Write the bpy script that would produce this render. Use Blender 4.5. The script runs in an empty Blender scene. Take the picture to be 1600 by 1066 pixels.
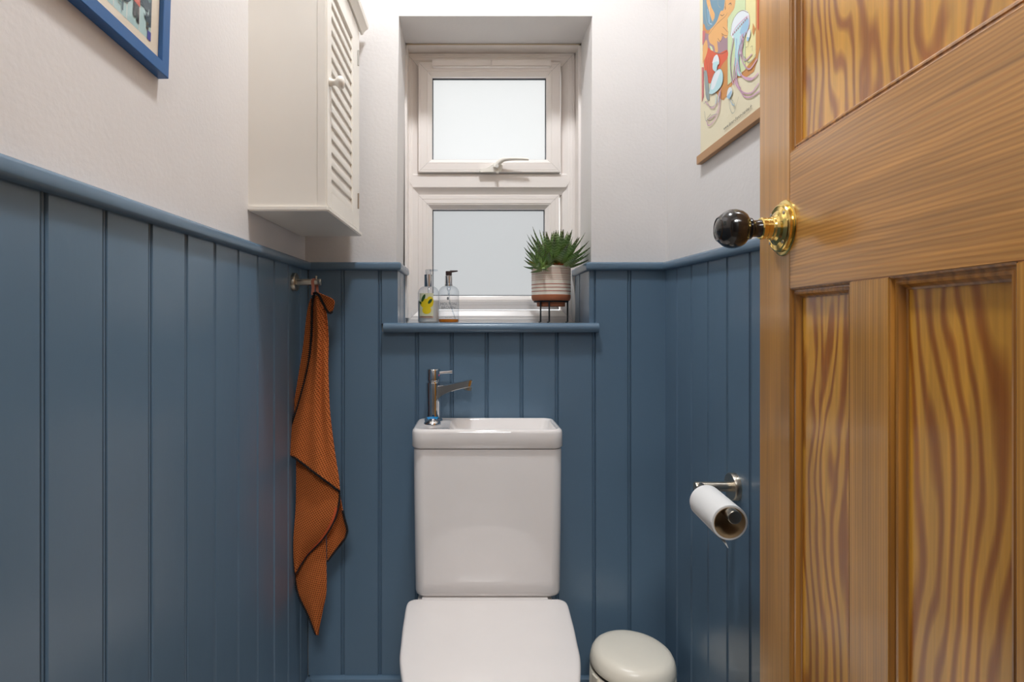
import bpy, bmesh, math, random
from mathutils import Vector, Matrix
random.seed(7)
PI = math.pi
S = bpy.context.scene
C = S.collection
F, VX, VY, CZ = 875.0, 738.0, 500.0, 1.10     # focal length in px, principal point, eye height

# ------------------------------------------------------------------ camera, light, exposure
cam = bpy.data.objects.new('camera', bpy.data.cameras.new('camera'))
C.objects.link(cam); S.camera = cam
cam.location = (0, 0, CZ); cam.rotation_euler = (PI/2, 0, 0)
cam.data.sensor_width = 36; cam.data.lens = 36*F/1600
cam.data.shift_x = (800-VX)/1600; cam.data.shift_y = -(533-VY)/1600
cam.data.clip_start = .02
S.view_settings.view_transform = 'Standard'; S.view_settings.look = 'None'
S.view_settings.gamma = 1; S.view_settings.use_curve_mapping = False
S.view_settings.exposure = 0.08
w = bpy.data.worlds.new('overcast_sky'); S.world = w; w.use_nodes = True
w.node_tree.nodes['Background'].inputs[0].default_value = (.965, .98, 1, 1)
w.node_tree.nodes['Background'].inputs[1].default_value = 2.0
LAMP_E = 176.0
def area(name, loc, rot, sx, sy, power, col):
    l = bpy.data.lights.new(name, 'AREA'); l.shape = 'RECTANGLE'; l.size = sx; l.size_y = sy
    l.energy = power; l.color = col
    o = bpy.data.objects.new(name, l); C.objects.link(o); o.location = loc; o.rotation_euler = rot
    return o
area('hall_fill_light', (.05, -.85, 2.54), (0, 0, 0)  , .6, .6, 36, (.97, .99, 1))  # unseen fill lamp, added to brighten the room through the doorway

def P(x, y, Y):
    return Vector(((x-VX)*Y/F, Y, CZ+(VY-y)*Y/F))

# ------------------------------------------------------------------ materials
def lin(r, g, b):
    f = lambda c: (c/255/12.92) if c <= 10 else ((c/255+.055)/1.055)**2.4
    return (f(r), f(g), f(b), 1)
def mat(name, col, rough=.5, metal=0, bump=None, coat=0, spec=.5, ior=None):
    m = bpy.data.materials.new(name); m.use_nodes = True
    nt = m.node_tree; b = nt.nodes['Principled BSDF']
    b.inputs['Base Color'].default_value = col
    b.inputs['Roughness'].default_value = rough
    b.inputs['Metallic'].default_value = metal
    b.inputs['Coat Weight'].default_value = coat
    b.inputs['Coat Roughness'].default_value = .04
    b.inputs['Specular IOR Level'].default_value = spec
    tc = nt.nodes.new('ShaderNodeTexCoord')
    if bump:
        sc, strength, dist = bump[:3]
        mp = nt.nodes.new('ShaderNodeMapping'); mp.inputs['Scale'].default_value = bump[3] if len(bump) > 3 else (1, 1, 1)
        n = nt.nodes.new('ShaderNodeTexNoise'); n.inputs['Scale'].default_value = sc; n.inputs['Detail'].default_value = 4
        bp = nt.nodes.new('ShaderNodeBump'); bp.inputs['Strength'].default_value = strength; bp.inputs['Distance'].default_value = dist
        nt.links.new(tc.outputs['Object'], mp.inputs[0]); nt.links.new(mp.outputs[0], n.inputs['Vector'])
        nt.links.new(n.outputs[0], bp.inputs['Height']); nt.links.new(bp.outputs[0], b.inputs['Normal'])
    # slight colour variation so that nothing is perfectly uniform
    n2 = nt.nodes.new('ShaderNodeTexNoise'); n2.inputs['Scale'].default_value = 9; n2.inputs['Detail'].default_value = 3
    nt.links.new(tc.outputs['Object'], n2.inputs['Vector'])
    hs = nt.nodes.new('ShaderNodeHueSaturation'); hs.inputs['Color'].default_value = col
    mr = nt.nodes.new('ShaderNodeMapRange'); mr.inputs[3].default_value = .965; mr.inputs[4].default_value = 1.035
    nt.links.new(n2.outputs[0], mr.inputs[0]); nt.links.new(mr.outputs[0], hs.inputs['Value'])
    nt.links.new(hs.outputs[0], b.inputs['Base Color'])
    return m

M = {}
M['blue'] = mat('blue_eggshell_paint', lin(99, 123, 144), .26, bump=(70, .25, .0012, (1, 1, .25)))
M['plaster'] = mat('matt_plaster_paint', lin(227, 222, 219), .62, bump=(120, .35, .0012))
M['hallpaint'] = mat('grey_hall_paint', lin(128, 126, 124), .7)
M['ceiling'] = mat('ceiling_paint', lin(238, 236, 232), .8)
M['pvc'] = mat('white_plastic_frame', lin(250, 242, 236), .3)
M['weld'] = mat('weld_seam', lin(150, 144, 140), .5)
M['gasket'] = mat('grey_gasket', lin(66, 70, 78), .6)
M['sealant'] = mat('beige_sealant', lin(198, 180, 150), .6)
M['cab'] = mat('cream_satin_paint', lin(246, 240, 230), .35)
M['ceramic'] = mat('white_ceramic', lin(240, 233, 229), .05, coat=.6)
M['seat'] = mat('white_seat_plastic', lin(238, 230, 225), .2)
M['chrome'] = mat('chrome', (.78, .78, .79, 1), .06, 1)
M['nickel'] = mat('brushed_nickel', (.60, .54, .45, 1), .28, 1)
M['brass'] = mat('polished_brass', (.86, .62, .20, 1), .16, 1)
M['ebony'] = mat('ebonised_wood', lin(30, 26, 24), .16, coat=.6)
M['bin'] = mat('stone_coloured_metal', lin(254, 244, 226), .3)
M['dark'] = mat('lid_gap_black', lin(24, 23, 23), .6)
M['blackmetal'] = mat('black_powdercoat', lin(22, 24, 27), .45)
M['frameblue'] = mat('cobalt_frame_paint', lin(44, 100, 160), .4, bump=(200, .2, .0005))
M['pinkloop'] = mat('pink_cotton_tape', lin(190, 120, 98), .8)
M['thread'] = mat('black_blanket_stitch', lin(16, 14, 15), .85)
M['orangetape'] = mat('orange_tape', lin(206, 88, 44), .75)
M['paper'] = mat('tissue_paper', lin(236, 233, 230), .9, bump=(420, .5, .0006))
M['card'] = mat('cardboard', lin(176, 146, 108), .9)
M['terracotta'] = mat('terracotta', lin(186, 112, 76), .75, bump=(300, .2, .0004))
M['potwhite'] = mat('cream_glaze', lin(250, 240, 224), .35)
M['potprint'] = mat('rust_print', lin(186, 84, 52), .6)
M['soil'] = mat('potting_soil', lin(70, 48, 36), .95, bump=(300, .8, .002))
M['floor'] = mat('pale_vinyl_floor', lin(172, 165, 156), .4, bump=(60, .2, .0006))
M['carpet'] = mat('hall_carpet', lin(100, 92, 84), .95, bump=(300, .5, .002))
M['bluesticker'] = mat('blue_sticker', lin(0, 120, 178), .3)
M['brownplastic'] = mat('dark_brown_plastic', lin(56, 38, 36), .35)
M['lotion'] = mat('white_lotion', lin(232, 226, 216), .4)
M['rodwood'] = mat('light_oak_rod', lin(186, 142, 100), .5, bump=(60, .3, .0006, (12, 1, 12)))
M['brick'] = mat('outside_render', lin(190, 184, 176), .9)
M['grass'] = mat('garden_ground', lin(120, 128, 110), .9)
M['driedleaf'] = mat('dried_orange_leaf', lin(190, 96, 44), .6)
M['yellowleaf'] = mat('yellowing_leaf', lin(178, 160, 66), .5)
M['silver'] = mat('silver_hinge', (.5, .48, .44, 1), .35, 1)

def nodes(name):
    m = bpy.data.materials.new(name); m.use_nodes = True
    nt = m.node_tree
    return m, nt, nt.nodes['Principled BSDF'], nt.nodes.new, nt.links.new
def wood(name, light, dark, vertical=True, rings=9.0, contrast=1.0, scale=(6, 6, .8), rough=.32, fine=.35, lines=60, p0=.25):
    m, nt, b, N, L = nodes(name)
    tc = N('ShaderNodeTexCoord')
    def mapping(sc):
        mp = N('ShaderNodeMapping'); mp.inputs['Scale'].default_value = sc if vertical or sc == scale else (sc[2], sc[1], sc[0])
        L(tc.outputs['Object'], mp.inputs[0]); return mp
    n = N('ShaderNodeTexNoise'); n.inputs['Scale'].default_value = 1; n.inputs['Detail'].default_value = 3.2
    n.inputs['Roughness'].default_value = .45; n.inputs['Distortion'].default_value = .35
    L(mapping(scale).outputs[0], n.inputs['Vector'])
    mu = N('ShaderNodeMath'); mu.operation = 'MULTIPLY'; mu.inputs[1].default_value = rings*2*PI
    L(n.outputs[0], mu.inputs[0])
    sx = N('ShaderNodeSeparateXYZ'); L(tc.outputs['Object'], sx.inputs[0])
    ad = N('ShaderNodeMath'); ad.operation = 'MULTIPLY_ADD'; ad.inputs[1].default_value = lines*2*PI
    L(sx.outputs[0 if vertical else 2], ad.inputs[0]); L(mu.outputs[0], ad.inputs[2]); mu = ad
    si = N('ShaderNodeMath'); si.operation = 'SINE'; L(mu.outputs[0], si.inputs[0])
    cr = N('ShaderNodeValToRGB'); cr.color_ramp.elements[0].position = p0; cr.color_ramp.elements[1].position = .97
    cr.color_ramp.elements[0].color = (0, 0, 0, 1); cr.color_ramp.elements[1].color = (1, 1, 1, 1)
    mr = N('ShaderNodeMapRange'); mr.inputs[1].default_value = -1; mr.inputs[2].default_value = 1
    L(si.outputs[0], mr.inputs[0]); L(mr.outputs[0], cr.inputs[0])
    f = N('ShaderNodeTexNoise'); f.inputs['Scale'].default_value = 1; f.inputs['Detail'].default_value = 5
    L(mapping((170, 170, 3.5)).outputs[0], f.inputs['Vector'])
    big = N('ShaderNodeTexNoise'); big.inputs['Scale'].default_value = 1; big.inputs['Detail'].default_value = 2
    L(mapping((16, 16, 2.2)).outputs[0], big.inputs['Vector'])
    mix = N('ShaderNodeMix'); mix.data_type = 'RGBA'
    mix.inputs['A'].default_value = light; mix.inputs['B'].default_value = dark
    fac = N('ShaderNodeMath'); fac.operation = 'MULTIPLY'; fac.inputs[1].default_value = contrast
    L(cr.outputs[0], fac.inputs[0]); L(fac.outputs[0], mix.inputs['Factor'])
    def val(src, amount, colour):
        h = N('ShaderNodeHueSaturation'); r = N('ShaderNodeMapRange')
        r.inputs[1].default_value = .3; r.inputs[2].default_value = .7
        r.inputs[3].default_value = 1-amount; r.inputs[4].default_value = 1+amount
        L(src, r.inputs[0]); L(r.outputs[0], h.inputs['Value']); L(colour, h.inputs['Color'])
        return h.outputs[0]
    c = val(f.outputs[0], fine*.6, mix.outputs['Result']); c = val(big.outputs[0], .16, c)
    L(c, b.inputs['Base Color'])
    b.inputs['Roughness'].default_value = rough
    bp = N('ShaderNodeBump'); bp.inputs['Strength'].default_value = .35; bp.inputs['Distance'].default_value = .0006
    L(f.outputs[0], bp.inputs['Height']); L(bp.outputs[0], b.inputs['Normal'])
    b.inputs['Coat Weight'].default_value = .7; b.inputs['Coat Roughness'].default_value = .17
    return m
M['stile'] = wood('varnished_pine_stile', lin(206, 146, 64), lin(182, 120, 44), True, 4, .6, (14, 14, .35), .34, .30, 230)
M['rail'] = wood('varnished_pine_rail', lin(208, 148, 76), lin(180, 116, 52), False, 9, .6, (1.6, 2, 9), .36, .4, 210)
M['panel'] = wood('flame_grained_pine_panel', lin(228, 164, 60), lin(164, 90, 18), True, 11, .9, (7.5, 7.5, 2.0), .3, .22, 42, .30)
M['bead'] = wood('dark_varnished_beading', lin(186, 126, 52), lin(142, 88, 30), True, 4, .7, (30, 30, 1), .28)

def emis(name, col, st):
    m = bpy.data.materials.new(name); m.use_nodes = True; nt = m.node_tree
    e = nt.nodes.new('ShaderNodeEmission'); e.inputs[0].default_value = col; e.inputs[1].default_value = st
    nt.links.new(e.outputs[0], nt.nodes['Material Output'].inputs[0]); return m
M['lamp'] = emis('lamp_glow', (.955, 1, 1.045, 1), LAMP_E)

def frosted(name, col):
    m = bpy.data.materials.new(name); m.use_nodes = True; nt = m.node_tree
    t = nt.nodes.new('ShaderNodeBsdfTranslucent'); t.inputs[0].default_value = col
    g = nt.nodes.new('ShaderNodeBsdfGlossy'); g.inputs['Roughness'].default_value = .3
    n = nt.nodes.new('ShaderNodeTexNoise'); n.inputs['Scale'].default_value = 220
    tc = nt.nodes.new('ShaderNodeTexCoord'); nt.links.new(tc.outputs['Object'], n.inputs['Vector'])
    bp = nt.nodes.new('ShaderNodeBump'); bp.inputs['Strength'].default_value = .15; bp.inputs['Distance'].default_value = .001
    nt.links.new(n.outputs[0], bp.inputs['Height']); nt.links.new(bp.outputs[0], g.inputs['Normal'])
    mx = nt.nodes.new('ShaderNodeMixShader'); mx.inputs[0].default_value = .05
    nt.links.new(t.outputs[0], mx.inputs[1]); nt.links.new(g.outputs[0], mx.inputs[2])
    nt.links.new(mx.outputs[0], nt.nodes['Material Output'].inputs[0]); return m
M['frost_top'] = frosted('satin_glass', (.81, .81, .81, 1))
M['frost_low'] = frosted('satin_glass_dimmed', (.66, .662, .668, 1))  # lower pane tinted darker: its dimmer daylight is put into the colour

def clear(name, tint, edge, gl=1.0):
    m = bpy.data.materials.new(name); m.use_nodes = True; nt = m.node_tree; N = nt.nodes.new; L = nt.links.new
    t = N('ShaderNodeBsdfTransparent'); g = N('ShaderNodeBsdfGlossy'); g.inputs['Roughness'].default_value = .04
    lw = N('ShaderNodeLayerWeight'); lw.inputs[0].default_value = .35
    mc = N('ShaderNodeMix'); mc.data_type = 'RGBA'; mc.inputs['A'].default_value = tint; mc.inputs['B'].default_value = edge
    L(lw.outputs['Facing'], mc.inputs['Factor']); L(mc.outputs['Result'], t.inputs[0])
    l2 = N('ShaderNodeLayerWeight'); l2.inputs[0].default_value = .5
    pw = N('ShaderNodeMath'); pw.operation = 'POWER'; pw.inputs[1].default_value = 4.0; L(l2.outputs['Facing'], pw.inputs[0])
    mu = N('ShaderNodeMath'); mu.operation = 'MULTIPLY_ADD'; mu.inputs[1].default_value = .45*gl; mu.inputs[2].default_value = .035*gl; L(pw.outputs[0], mu.inputs[0])
    mx = N('ShaderNodeMixShader'); L(mu.outputs[0], mx.inputs[0]); L(t.outputs[0], mx.inputs[1]); L(g.outputs[0], mx.inputs[2])
    L(mx.outputs[0], nt.nodes['Material Output'].inputs[0]); return m
M['clearplastic'] = clear('clear_plastic_bottle', (.95, .96, .97, 1), (.74, .76, .79, 1))
M['pumpclear'] = clear('clear_pump', (.88, .9, .92, 1), (.6, .63, .66, 1))
M['glazing'] = clear('picture_glazing', (.98, .98, .98, 1), (.95, .96, .96, 1), .6)
def amber():
    m = mat('amber_soap', lin(236, 140, 6), .15)
    b = m.node_tree.nodes['Principled BSDF']; b.inputs['Transmission Weight'].default_value = .35
    return m
M['amber'] = amber()

def towel_mat():
    m, nt, b, N, L = nodes('rust_waffle_cotton')
    uv = N('ShaderNodeUVMap')
    sx = N('ShaderNodeSeparateXYZ'); L(uv.outputs[0], sx.inputs[0])
    def wave(out):
        a = N('ShaderNodeMath'); a.operation = 'MULTIPLY'; a.inputs[1].default_value = 2*PI/.0050; L(out, a.inputs[0])
        s = N('ShaderNodeMath'); s.operation = 'SINE'; L(a.outputs[0], s.inputs[0]); return s.outputs[0]
    mu = N('ShaderNodeMath'); mu.operation = 'MAXIMUM'; L(wave(sx.outputs[0]), mu.inputs[0]); L(wave(sx.outputs[1]), mu.inputs[1])
    mr = N('ShaderNodeMapRange'); mr.inputs[1].default_value = -.6; L(mu.outputs[0], mr.inputs[0])
    mix = N('ShaderNodeMix'); mix.data_type = 'RGBA'
    mix.inputs['A'].default_value = lin(120, 56, 20); mix.inputs['B'].default_value = lin(206, 116, 62)  # weave hollows take the shaded tone, ridges the lit one
    L(mr.outputs[0], mix.inputs['Factor']); L(mix.outputs['Result'], b.inputs['Base Color'])
    bp = N('ShaderNodeBump'); bp.inputs['Distance'].default_value = .0012; bp.inputs['Strength'].default_value = .8
    L(mr.outputs[0], bp.inputs['Height']); L(bp.outputs[0], b.inputs['Normal'])
    b.inputs['Roughness'].default_value = .95
    b.inputs['Specular IOR Level'].default_value = .15
    return m
M['towel'] = towel_mat()

def leaf_mat():
    m, nt, b, N, L = nodes('banded_succulent_leaf')
    uv = N('ShaderNodeUVMap'); sx = N('ShaderNodeSeparateXYZ'); L(uv.outputs[0], sx.inputs[0])
    a = N('ShaderNodeMath'); a.operation = 'MULTIPLY'; a.inputs[1].default_value = 2*PI*13; L(sx.outputs[1], a.inputs[0])
    s = N('ShaderNodeMath'); s.operation = 'SINE'; L(a.outputs[0], s.inputs[0])
    cr = N('ShaderNodeValToRGB'); cr.color_ramp.elements[0].position = .72; cr.color_ramp.elements[1].position = .86
    mr = N('ShaderNodeMapRange'); mr.inputs[1].default_value = -1; L(s.outputs[0], mr.inputs[0]); L(mr.outputs[0], cr.inputs[0])
    g = N('ShaderNodeValToRGB'); g.color_ramp.elements[0].color = lin(184, 204, 122); g.color_ramp.elements[1].color = lin(104, 140, 78)
    g.color_ramp.elements[1].position = .7
    e = g.color_ramp.elements.new(1.0); e.color = lin(82, 70, 44)
    L(sx.outputs[1], g.inputs[0])
    mix = N('ShaderNodeMix'); mix.data_type = 'RGBA'; mix.inputs['B'].default_value = lin(190, 208, 160)
    L(g.outputs[0], mix.inputs['A'])
    f = N('ShaderNodeMath'); f.operation = 'MULTIPLY'; f.inputs[1].default_value = .5; L(cr.outputs[0], f.inputs[0])
    L(f.outputs[0], mix.inputs['Factor']); L(mix.outputs['Result'], b.inputs['Base Color'])
    b.inputs['Roughness'].default_value = .4
    return m
M['leaf'] = leaf_mat()
_flat = {}
def flat(r, g, b):
    k = (r, g, b)
    if k not in _flat: _flat[k] = mat('ink_%d_%d_%d' % k, lin(r, g, b), .6)
    return _flat[k]

# ------------------------------------------------------------------ mesh helpers
class MB:
    def __init__(s): s.v = []; s.f = []; s.mi = []; s.uv = {}; s.cur = 0
    def vert(s, p): s.v.append(tuple(p)); return len(s.v)-1
    def face(s, ids): s.f.append(tuple(ids)); s.mi.append(s.cur)
    def poly(s, pts): s.face([s.vert(p) for p in pts])
    def box(s, a, b, bev=0):
        if bev:
            bm = bmesh.new(); bmesh.ops.create_cube(bm, size=1)
            for v in bm.verts:
                v.co = Vector([(a[i]+b[i])/2+v.co[i]*(b[i]-a[i]) for i in range(3)])
            bmesh.ops.bevel(bm, geom=bm.edges[:], offset=bev, segments=2, affect='EDGES')
            s.from_bm(bm); return
        x0, y0, z0 = a; x1, y1, z1 = b
        i = [s.vert(p) for p in ((x0,y0,z0),(x1,y0,z0),(x1,y1,z0),(x0,y1,z0),(x0,y0,z1),(x1,y0,z1),(x1,y1,z1),(x0,y1,z1))]
        for q in ((0,3,2,1),(4,5,6,7),(0,1,5,4),(1,2,6,5),(2,3,7,6),(3,0,4,7)): s.face([i[k] for k in q])
    def from_bm(s, bm):
        off = len(s.v); bm.verts.index_update()
        for v in bm.verts: s.v.append(tuple(v.co))
        for f in bm.faces: s.face([v.index+off for v in f.verts])
        bm.free()
    def loft(s, rings, closed=True, cap0=True, cap1=True):
        idx = [[s.vert(p) for p in r] for r in rings]
        n = len(rings[0])
        for a, b in zip(idx, idx[1:]):
            for k in range(n if closed else n-1):
                s.face((a[k], a[(k+1) % n], b[(k+1) % n], b[k]))
        if cap0: s.face(idx[0][::-1])
        if cap1: s.face(idx[-1])
        return idx
    def lathe(s, prof, center=(0,0,0), axis='Z', n=32, cap=True):
        """prof = [(radius, height)]"""
        rings = []
        ax = Vector(axis) if not isinstance(axis, str) else {'X': Vector((1,0,0)), 'Y': Vector((0,1,0)), 'Z': Vector((0,0,1))}[axis]
        ax = ax.normalized(); t = Vector((0,0,1)) if abs(ax.z) < .9 else Vector((1,0,0))
        e1 = ax.cross(t).normalized(); e2 = ax.cross(e1)
        c = Vector(center)
        for r, h in prof:
            r = max(r, 1e-5)
            rings.append([c+ax*h+e1*(r*math.cos(2*PI*k/n))+e2*(r*math.sin(2*PI*k/n)) for k in range(n)])
        s.loft(rings, True, cap, cap)
    def tube(s, path, r, n=8, cap=True):
        path = [Vector(p) for p in path]; rings = []
        prev = None
        for i, p in enumerate(path):
            d = (path[min(i+1, len(path)-1)]-path[max(i-1, 0)]).normalized()
            if prev is None:
                t = Vector((0,0,1)) if abs(d.z) < .9 else Vector((1,0,0)); e1 = d.cross(t).normalized()
            else:
                e1 = (prev-d*prev.dot(d)).normalized()
            prev = e1; e2 = d.cross(e1)
            rr = r[i] if isinstance(r, (list, tuple)) else r
            rings.append([p+e1*(rr*math.cos(2*PI*k/n))+e2*(rr*math.sin(2*PI*k/n)) for k in range(n)])
        s.loft(rings, True, cap, cap)
    def prism(s, prof, p0, p1, eu, ev, cap=True):
        """2-D closed profile (a,b) placed with vectors eu, ev, swept from p0 to p1"""
        p0, p1, eu, ev = map(Vector, (p0, p1, eu, ev))
        s.loft([[p0+eu*a+ev*b for a, b in prof], [p1+eu*a+ev*b for a, b in prof]], True, cap, cap)
    def mitre(s, rect, prof, plane, closed=False):
        """frame swept round rect (a0,a1,b0,b1); prof = [(inset, depth)]; plane(a,b,depth) -> point"""
        a0, a1, b0, b1 = rect
        rings = []
        for i, d in prof:
            rings.append([plane(a0+i, b0+i, d), plane(a1-i, b0+i, d), plane(a1-i, b1-i, d), plane(a0+i, b1-i, d)])
        if closed: rings.append(rings[0])
        s.loft(rings, True, False, False)
    def build(s, name, m=None, parent=None, smooth=32, mats=None, uvs=None):
        me = bpy.data.meshes.new(name)
        off = [0, 0, 0]
        me.from_pydata(s.v, [], s.f)
        for x in (mats or ([m] if m else [])): me.materials.append(x)
        if mats: me.polygons.foreach_set('material_index', s.mi)
        bm = bmesh.new(); bm.from_mesh(me)
        if uvs is not None:
            pass
        if not mats and uvs is None: bmesh.ops.remove_doubles(bm, verts=bm.verts, dist=1e-6)
        if not mats and uvs is None: bmesh.ops.recalc_face_normals(bm, faces=bm.faces)
        for f in bm.faces: f.smooth = smooth > 0
        for e in bm.edges:
            if len(e.link_faces) == 2 and e.calc_face_angle(0) > math.radians(smooth): e.smooth = False
        bm.to_mesh(me); bm.free()
        if uvs is not None:
            lay = me.uv_layers.new(name='UVMap')
            for l in me.loops: lay.data[l.index].uv = uvs[l.vertex_index]
        o = bpy.data.objects.new(name, me); C.objects.link(o)
        if parent: o.parent = parent
        return o
def tag(o, label, cat=None, group=None, kind=None):
    if label: o['label'] = label
    if cat: o['category'] = cat
    if group: o['group'] = group
    if kind: o['kind'] = kind
    return o
def empty(name, loc=(0,0,0), label=None, cat=None, group=None, kind=None, parent=None):
    o = bpy.data.objects.new(name, None); C.objects.link(o); o.location = loc; o.empty_display_size = .05
    if parent: o.parent = parent
    return tag(o, label, cat, group, kind)
def rebase(root, *kids):
    """root is an Empty away from the origin; its children were built in world coordinates"""
    inv = Matrix.Translation(-root.location)
    for k in list(root.children):
        if k.type == 'MESH': k.data.transform(inv)
        else: k.location = k.location-root.location
        for g in k.children:
            if k.type == 'MESH' and g.type == 'MESH': g.data.transform(inv)
    return root
def rr(cx, cy, hx, hy, r, z, n=6):
    pts = []
    for (sx, sy, a0) in ((1,1,0),(-1,1,90),(-1,-1,180),(1,-1,270)):
        for k in range(n+1):
            a = math.radians(a0+90*k/n)
            pts.append((cx+sx*(hx-r)+r*math.cos(a), cy+sy*(hy-r)+r*math.sin(a), z))
    return pts
def interp(tab, t):
    for (a, va), (b, vb) in zip(tab, tab[1:]):
        if (a <= t <= b) or (b <= t <= a): return va+(vb-va)*(t-a)/(b-a) if b != a else va
    return tab[0][1] if abs(t-tab[0][0]) < abs(t-tab[-1][0]) else tab[-1][1]
def smoothcurve(pts, n=8):
    """Catmull-Rom through 2-D/3-D points"""
    pts = [Vector(p) for p in pts]; out = []
    for i in range(len(pts)-1):
        p0 = pts[max(i-1, 0)]; p1 = pts[i]; p2 = pts[i+1]; p3 = pts[min(i+2, len(pts)-1)]
        for k in range(n):
            t = k/n
            out.append(.5*((2*p1)+(-p0+p2)*t+(2*p0-5*p1+4*p2-p3)*t*t+(-p0+3*p1-3*p2+p3)*t**3))
    out.append(pts[-1]); return out
def resample(pts, n):
    pts = [Vector(p) for p in pts]; d = [0]
    for a, b in zip(pts, pts[1:]): d.append(d[-1]+(b-a).length)
    out = []
    for k in range(n):
        t = d[-1]*k/(n-1); j = 0
        while j < len(d)-2 and d[j+1] < t: j += 1
        seg = d[j+1]-d[j] or 1e-9
        out.append(pts[j].lerp(pts[j+1], (t-d[j])/seg))
    return out

# ------------------------------------------------------------------ room shell
XL, XR, YB = -.458, .535, 1.535          # plaster faces
BL, BR, BB = -.4465, .5246, 1.52         # panelling faces
YF0, YF1 = -.02, .08                      # wall with the doorway, behind / beside the camera
ZC = 2.60
def struct(name, label): return empty(name, label=label, kind='structure')

m = MB(); m.box((XL-.1, YF0, -.05), (XR+.1, 1.95, 0)); floor = m.build('floor', M['floor'])
tag(floor, 'pale floor of the small toilet room', kind='structure')
m = MB(); m.box((XL-.1, YF0, ZC), (XR+.1, 1.95, ZC+.05)); o = m.build('ceiling', M['ceiling'])
tag(o, 'plain white ceiling over the toilet room', kind='structure')

wl = struct('wall_left', 'left wall, off-white plaster above blue tongue and groove boards')
m = MB(); m.box((XL-.1, YF0, 0), (XL, 1.95, ZC)); m.build('plaster', M['plaster'], wl)
wr = struct('wall_right', 'right wall, off-white plaster above blue tongue and groove boards')
m = MB(); m.box((XR, YF0, 0), (XR+.1, 1.95, ZC)); m.build('plaster', M['plaster'], wr)
wb = struct('wall_back', 'back wall with the window, blue boards below off-white plaster')
# back wall with a window hole
HX0, HX1, HX0t, HX1t, HZ0, HZ1 = -.2105, .3245, -.2015, .3285, 1.062, 1.933
YO = 1.80
m = MB()
def ring(y): return [(HX0, y, HZ0), (HX1, y, HZ0), (HX1t, y, HZ1), (HX0t, y, HZ1)]
def outer(y): return [(XL, y, 0), (XR, y, 0), (XR, y, ZC), (XL, y, ZC)]
m.loft([outer(YB), ring(YB), ring(YO), outer(YO)], True, False, False)
m.build('plaster', M['plaster'], wb, smooth=20)

# front wall with doorway, hall behind the camera
wf = struct('wall_front', 'wall with the doorway the picture is taken from')
m = MB()
m.box((XL, YF0, 0), (-.335, YF1, ZC)); m.box((.405, YF0, 0), (XR, YF1, ZC)); m.box((-.335, YF0, 2.02), (.405, YF1, ZC))
m.build('plaster', M['plaster'], wf)
m = MB(); m.box((-.345, YF0-.02, 0), (-.325, YF1+.01, 2.03), .002); m.box((.395, YF0-.02, 0), (.415, YF1+.01, 2.03), .002)
m.box((-.325, YF0-.02, 2.005), (.395, YF1+.01, 2.03), .002); m.build('door_frame', M['stile'], wf)
wh = struct('wall_hall', 'plain plaster walls of the hall outside the toilet room')
m = MB()
m.box((-1.15, -1.6, 0), (-1.1, YF0, ZC)); m.box((1.1, -1.6, 0), (1.15, YF0, ZC)); m.box((-1.15, -1.65, 0), (1.15, -1.6, ZC))
m.box((-1.15, YF0-.02, 0), (XL, YF0, ZC)); m.box((XR, YF0-.02, 0), (1.15, YF0, ZC))
m.build('plaster', M['hallpaint'], wh)
m = MB(); m.box((-1.15, -1.65, ZC), (1.15, YF0, ZC+.05)); tag(m.build('ceiling_hall', M['ceiling']), 'white hall ceiling outside the doorway', kind='structure')
m = MB(); m.box((-1.15, -1.65, -.05), (1.15, YF0, 0)); tag(m.build('floor_hall', M['carpet']), 'carpeted hall floor outside the doorway', kind='structure')

# tongue and groove boards: prism with a bead beside the joint
def board_profile(wd, bead_end=True, start_v=True):
    p = [(0, .0105), (0, .0030 if start_v else 0), (.0012, 0)]
    if bead_end:
        p += [(wd-.0098, 0), (wd-.0084, .0046), (wd-.0070, .0048), (wd-.0060, .0012), (wd-.0044, .0003), (wd-.0028, .0012), (wd-.0018, .0050), (wd, .0055), (wd, .0105)]
    else:
        p += [(wd, 0), (wd, .0105)]
    return p
def board(parent, origin, eu, en, wd, z0, z1, bead=True):
    """origin = point of joint on the panelling face, eu = along the wall, en = into the wall"""
    m = MB(); o = Vector(origin); j = random.uniform(-.0004, .0004)
    o = o+Vector(en)*j
    m.prism(board_profile(wd, bead), (o.x, o.y, z0), (o.x, o.y, z1), eu, en)
    return m.build('board', M['blue'], parent, smooth=50)
RZ0, RZ1 = 1.2345, 1.2560                # dado rail
edges = [481.3, 538, 596, 654, 708.3, 763, 817.3, 872.5, 930.5, 986, 1040]
ex = [(e-VX)*BB/F for e in edges]
for i in range(10):
    x0, x1 = ex[i], ex[i+1]
    under = 2 <= i <= 7
    board(wb, (x0, BB, 0), (1,0,0), (0,1,0), x1-x0, .01, 1.068 if under else RZ0+.004, bead=i < 9)
board(wb, (ex[2], BB, 0), (1,0,0), (0,1,0), -.2025-ex[2], 1.09, RZ0+.004, False)
board(wb, (.3175, BB, 0), (1,0,0), (0,1,0), ex[8]-.3175, 1.09, RZ0+.004, True)
YW = 1.735                                # plane of the window frame front
# reveals: boards run from the panelling face to the window
for (ya, yb, bd) in ((BB, 1.574, True), (1.574, 1.668, True), (1.668, 1.73, False)):
    board(wb, (-.2025, ya, 0), (0,1,0), (-1,0,0), yb-ya, 1.09, RZ0+.004, bd)
for (ya, yb, bd) in ((BB, 1.66, True), (1.66, 1.73, False)):
    board(wb, (.3175, ya, 0), (0,1,0), (1,0,0), yb-ya, 1.09, RZ0+.004, bd)
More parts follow.
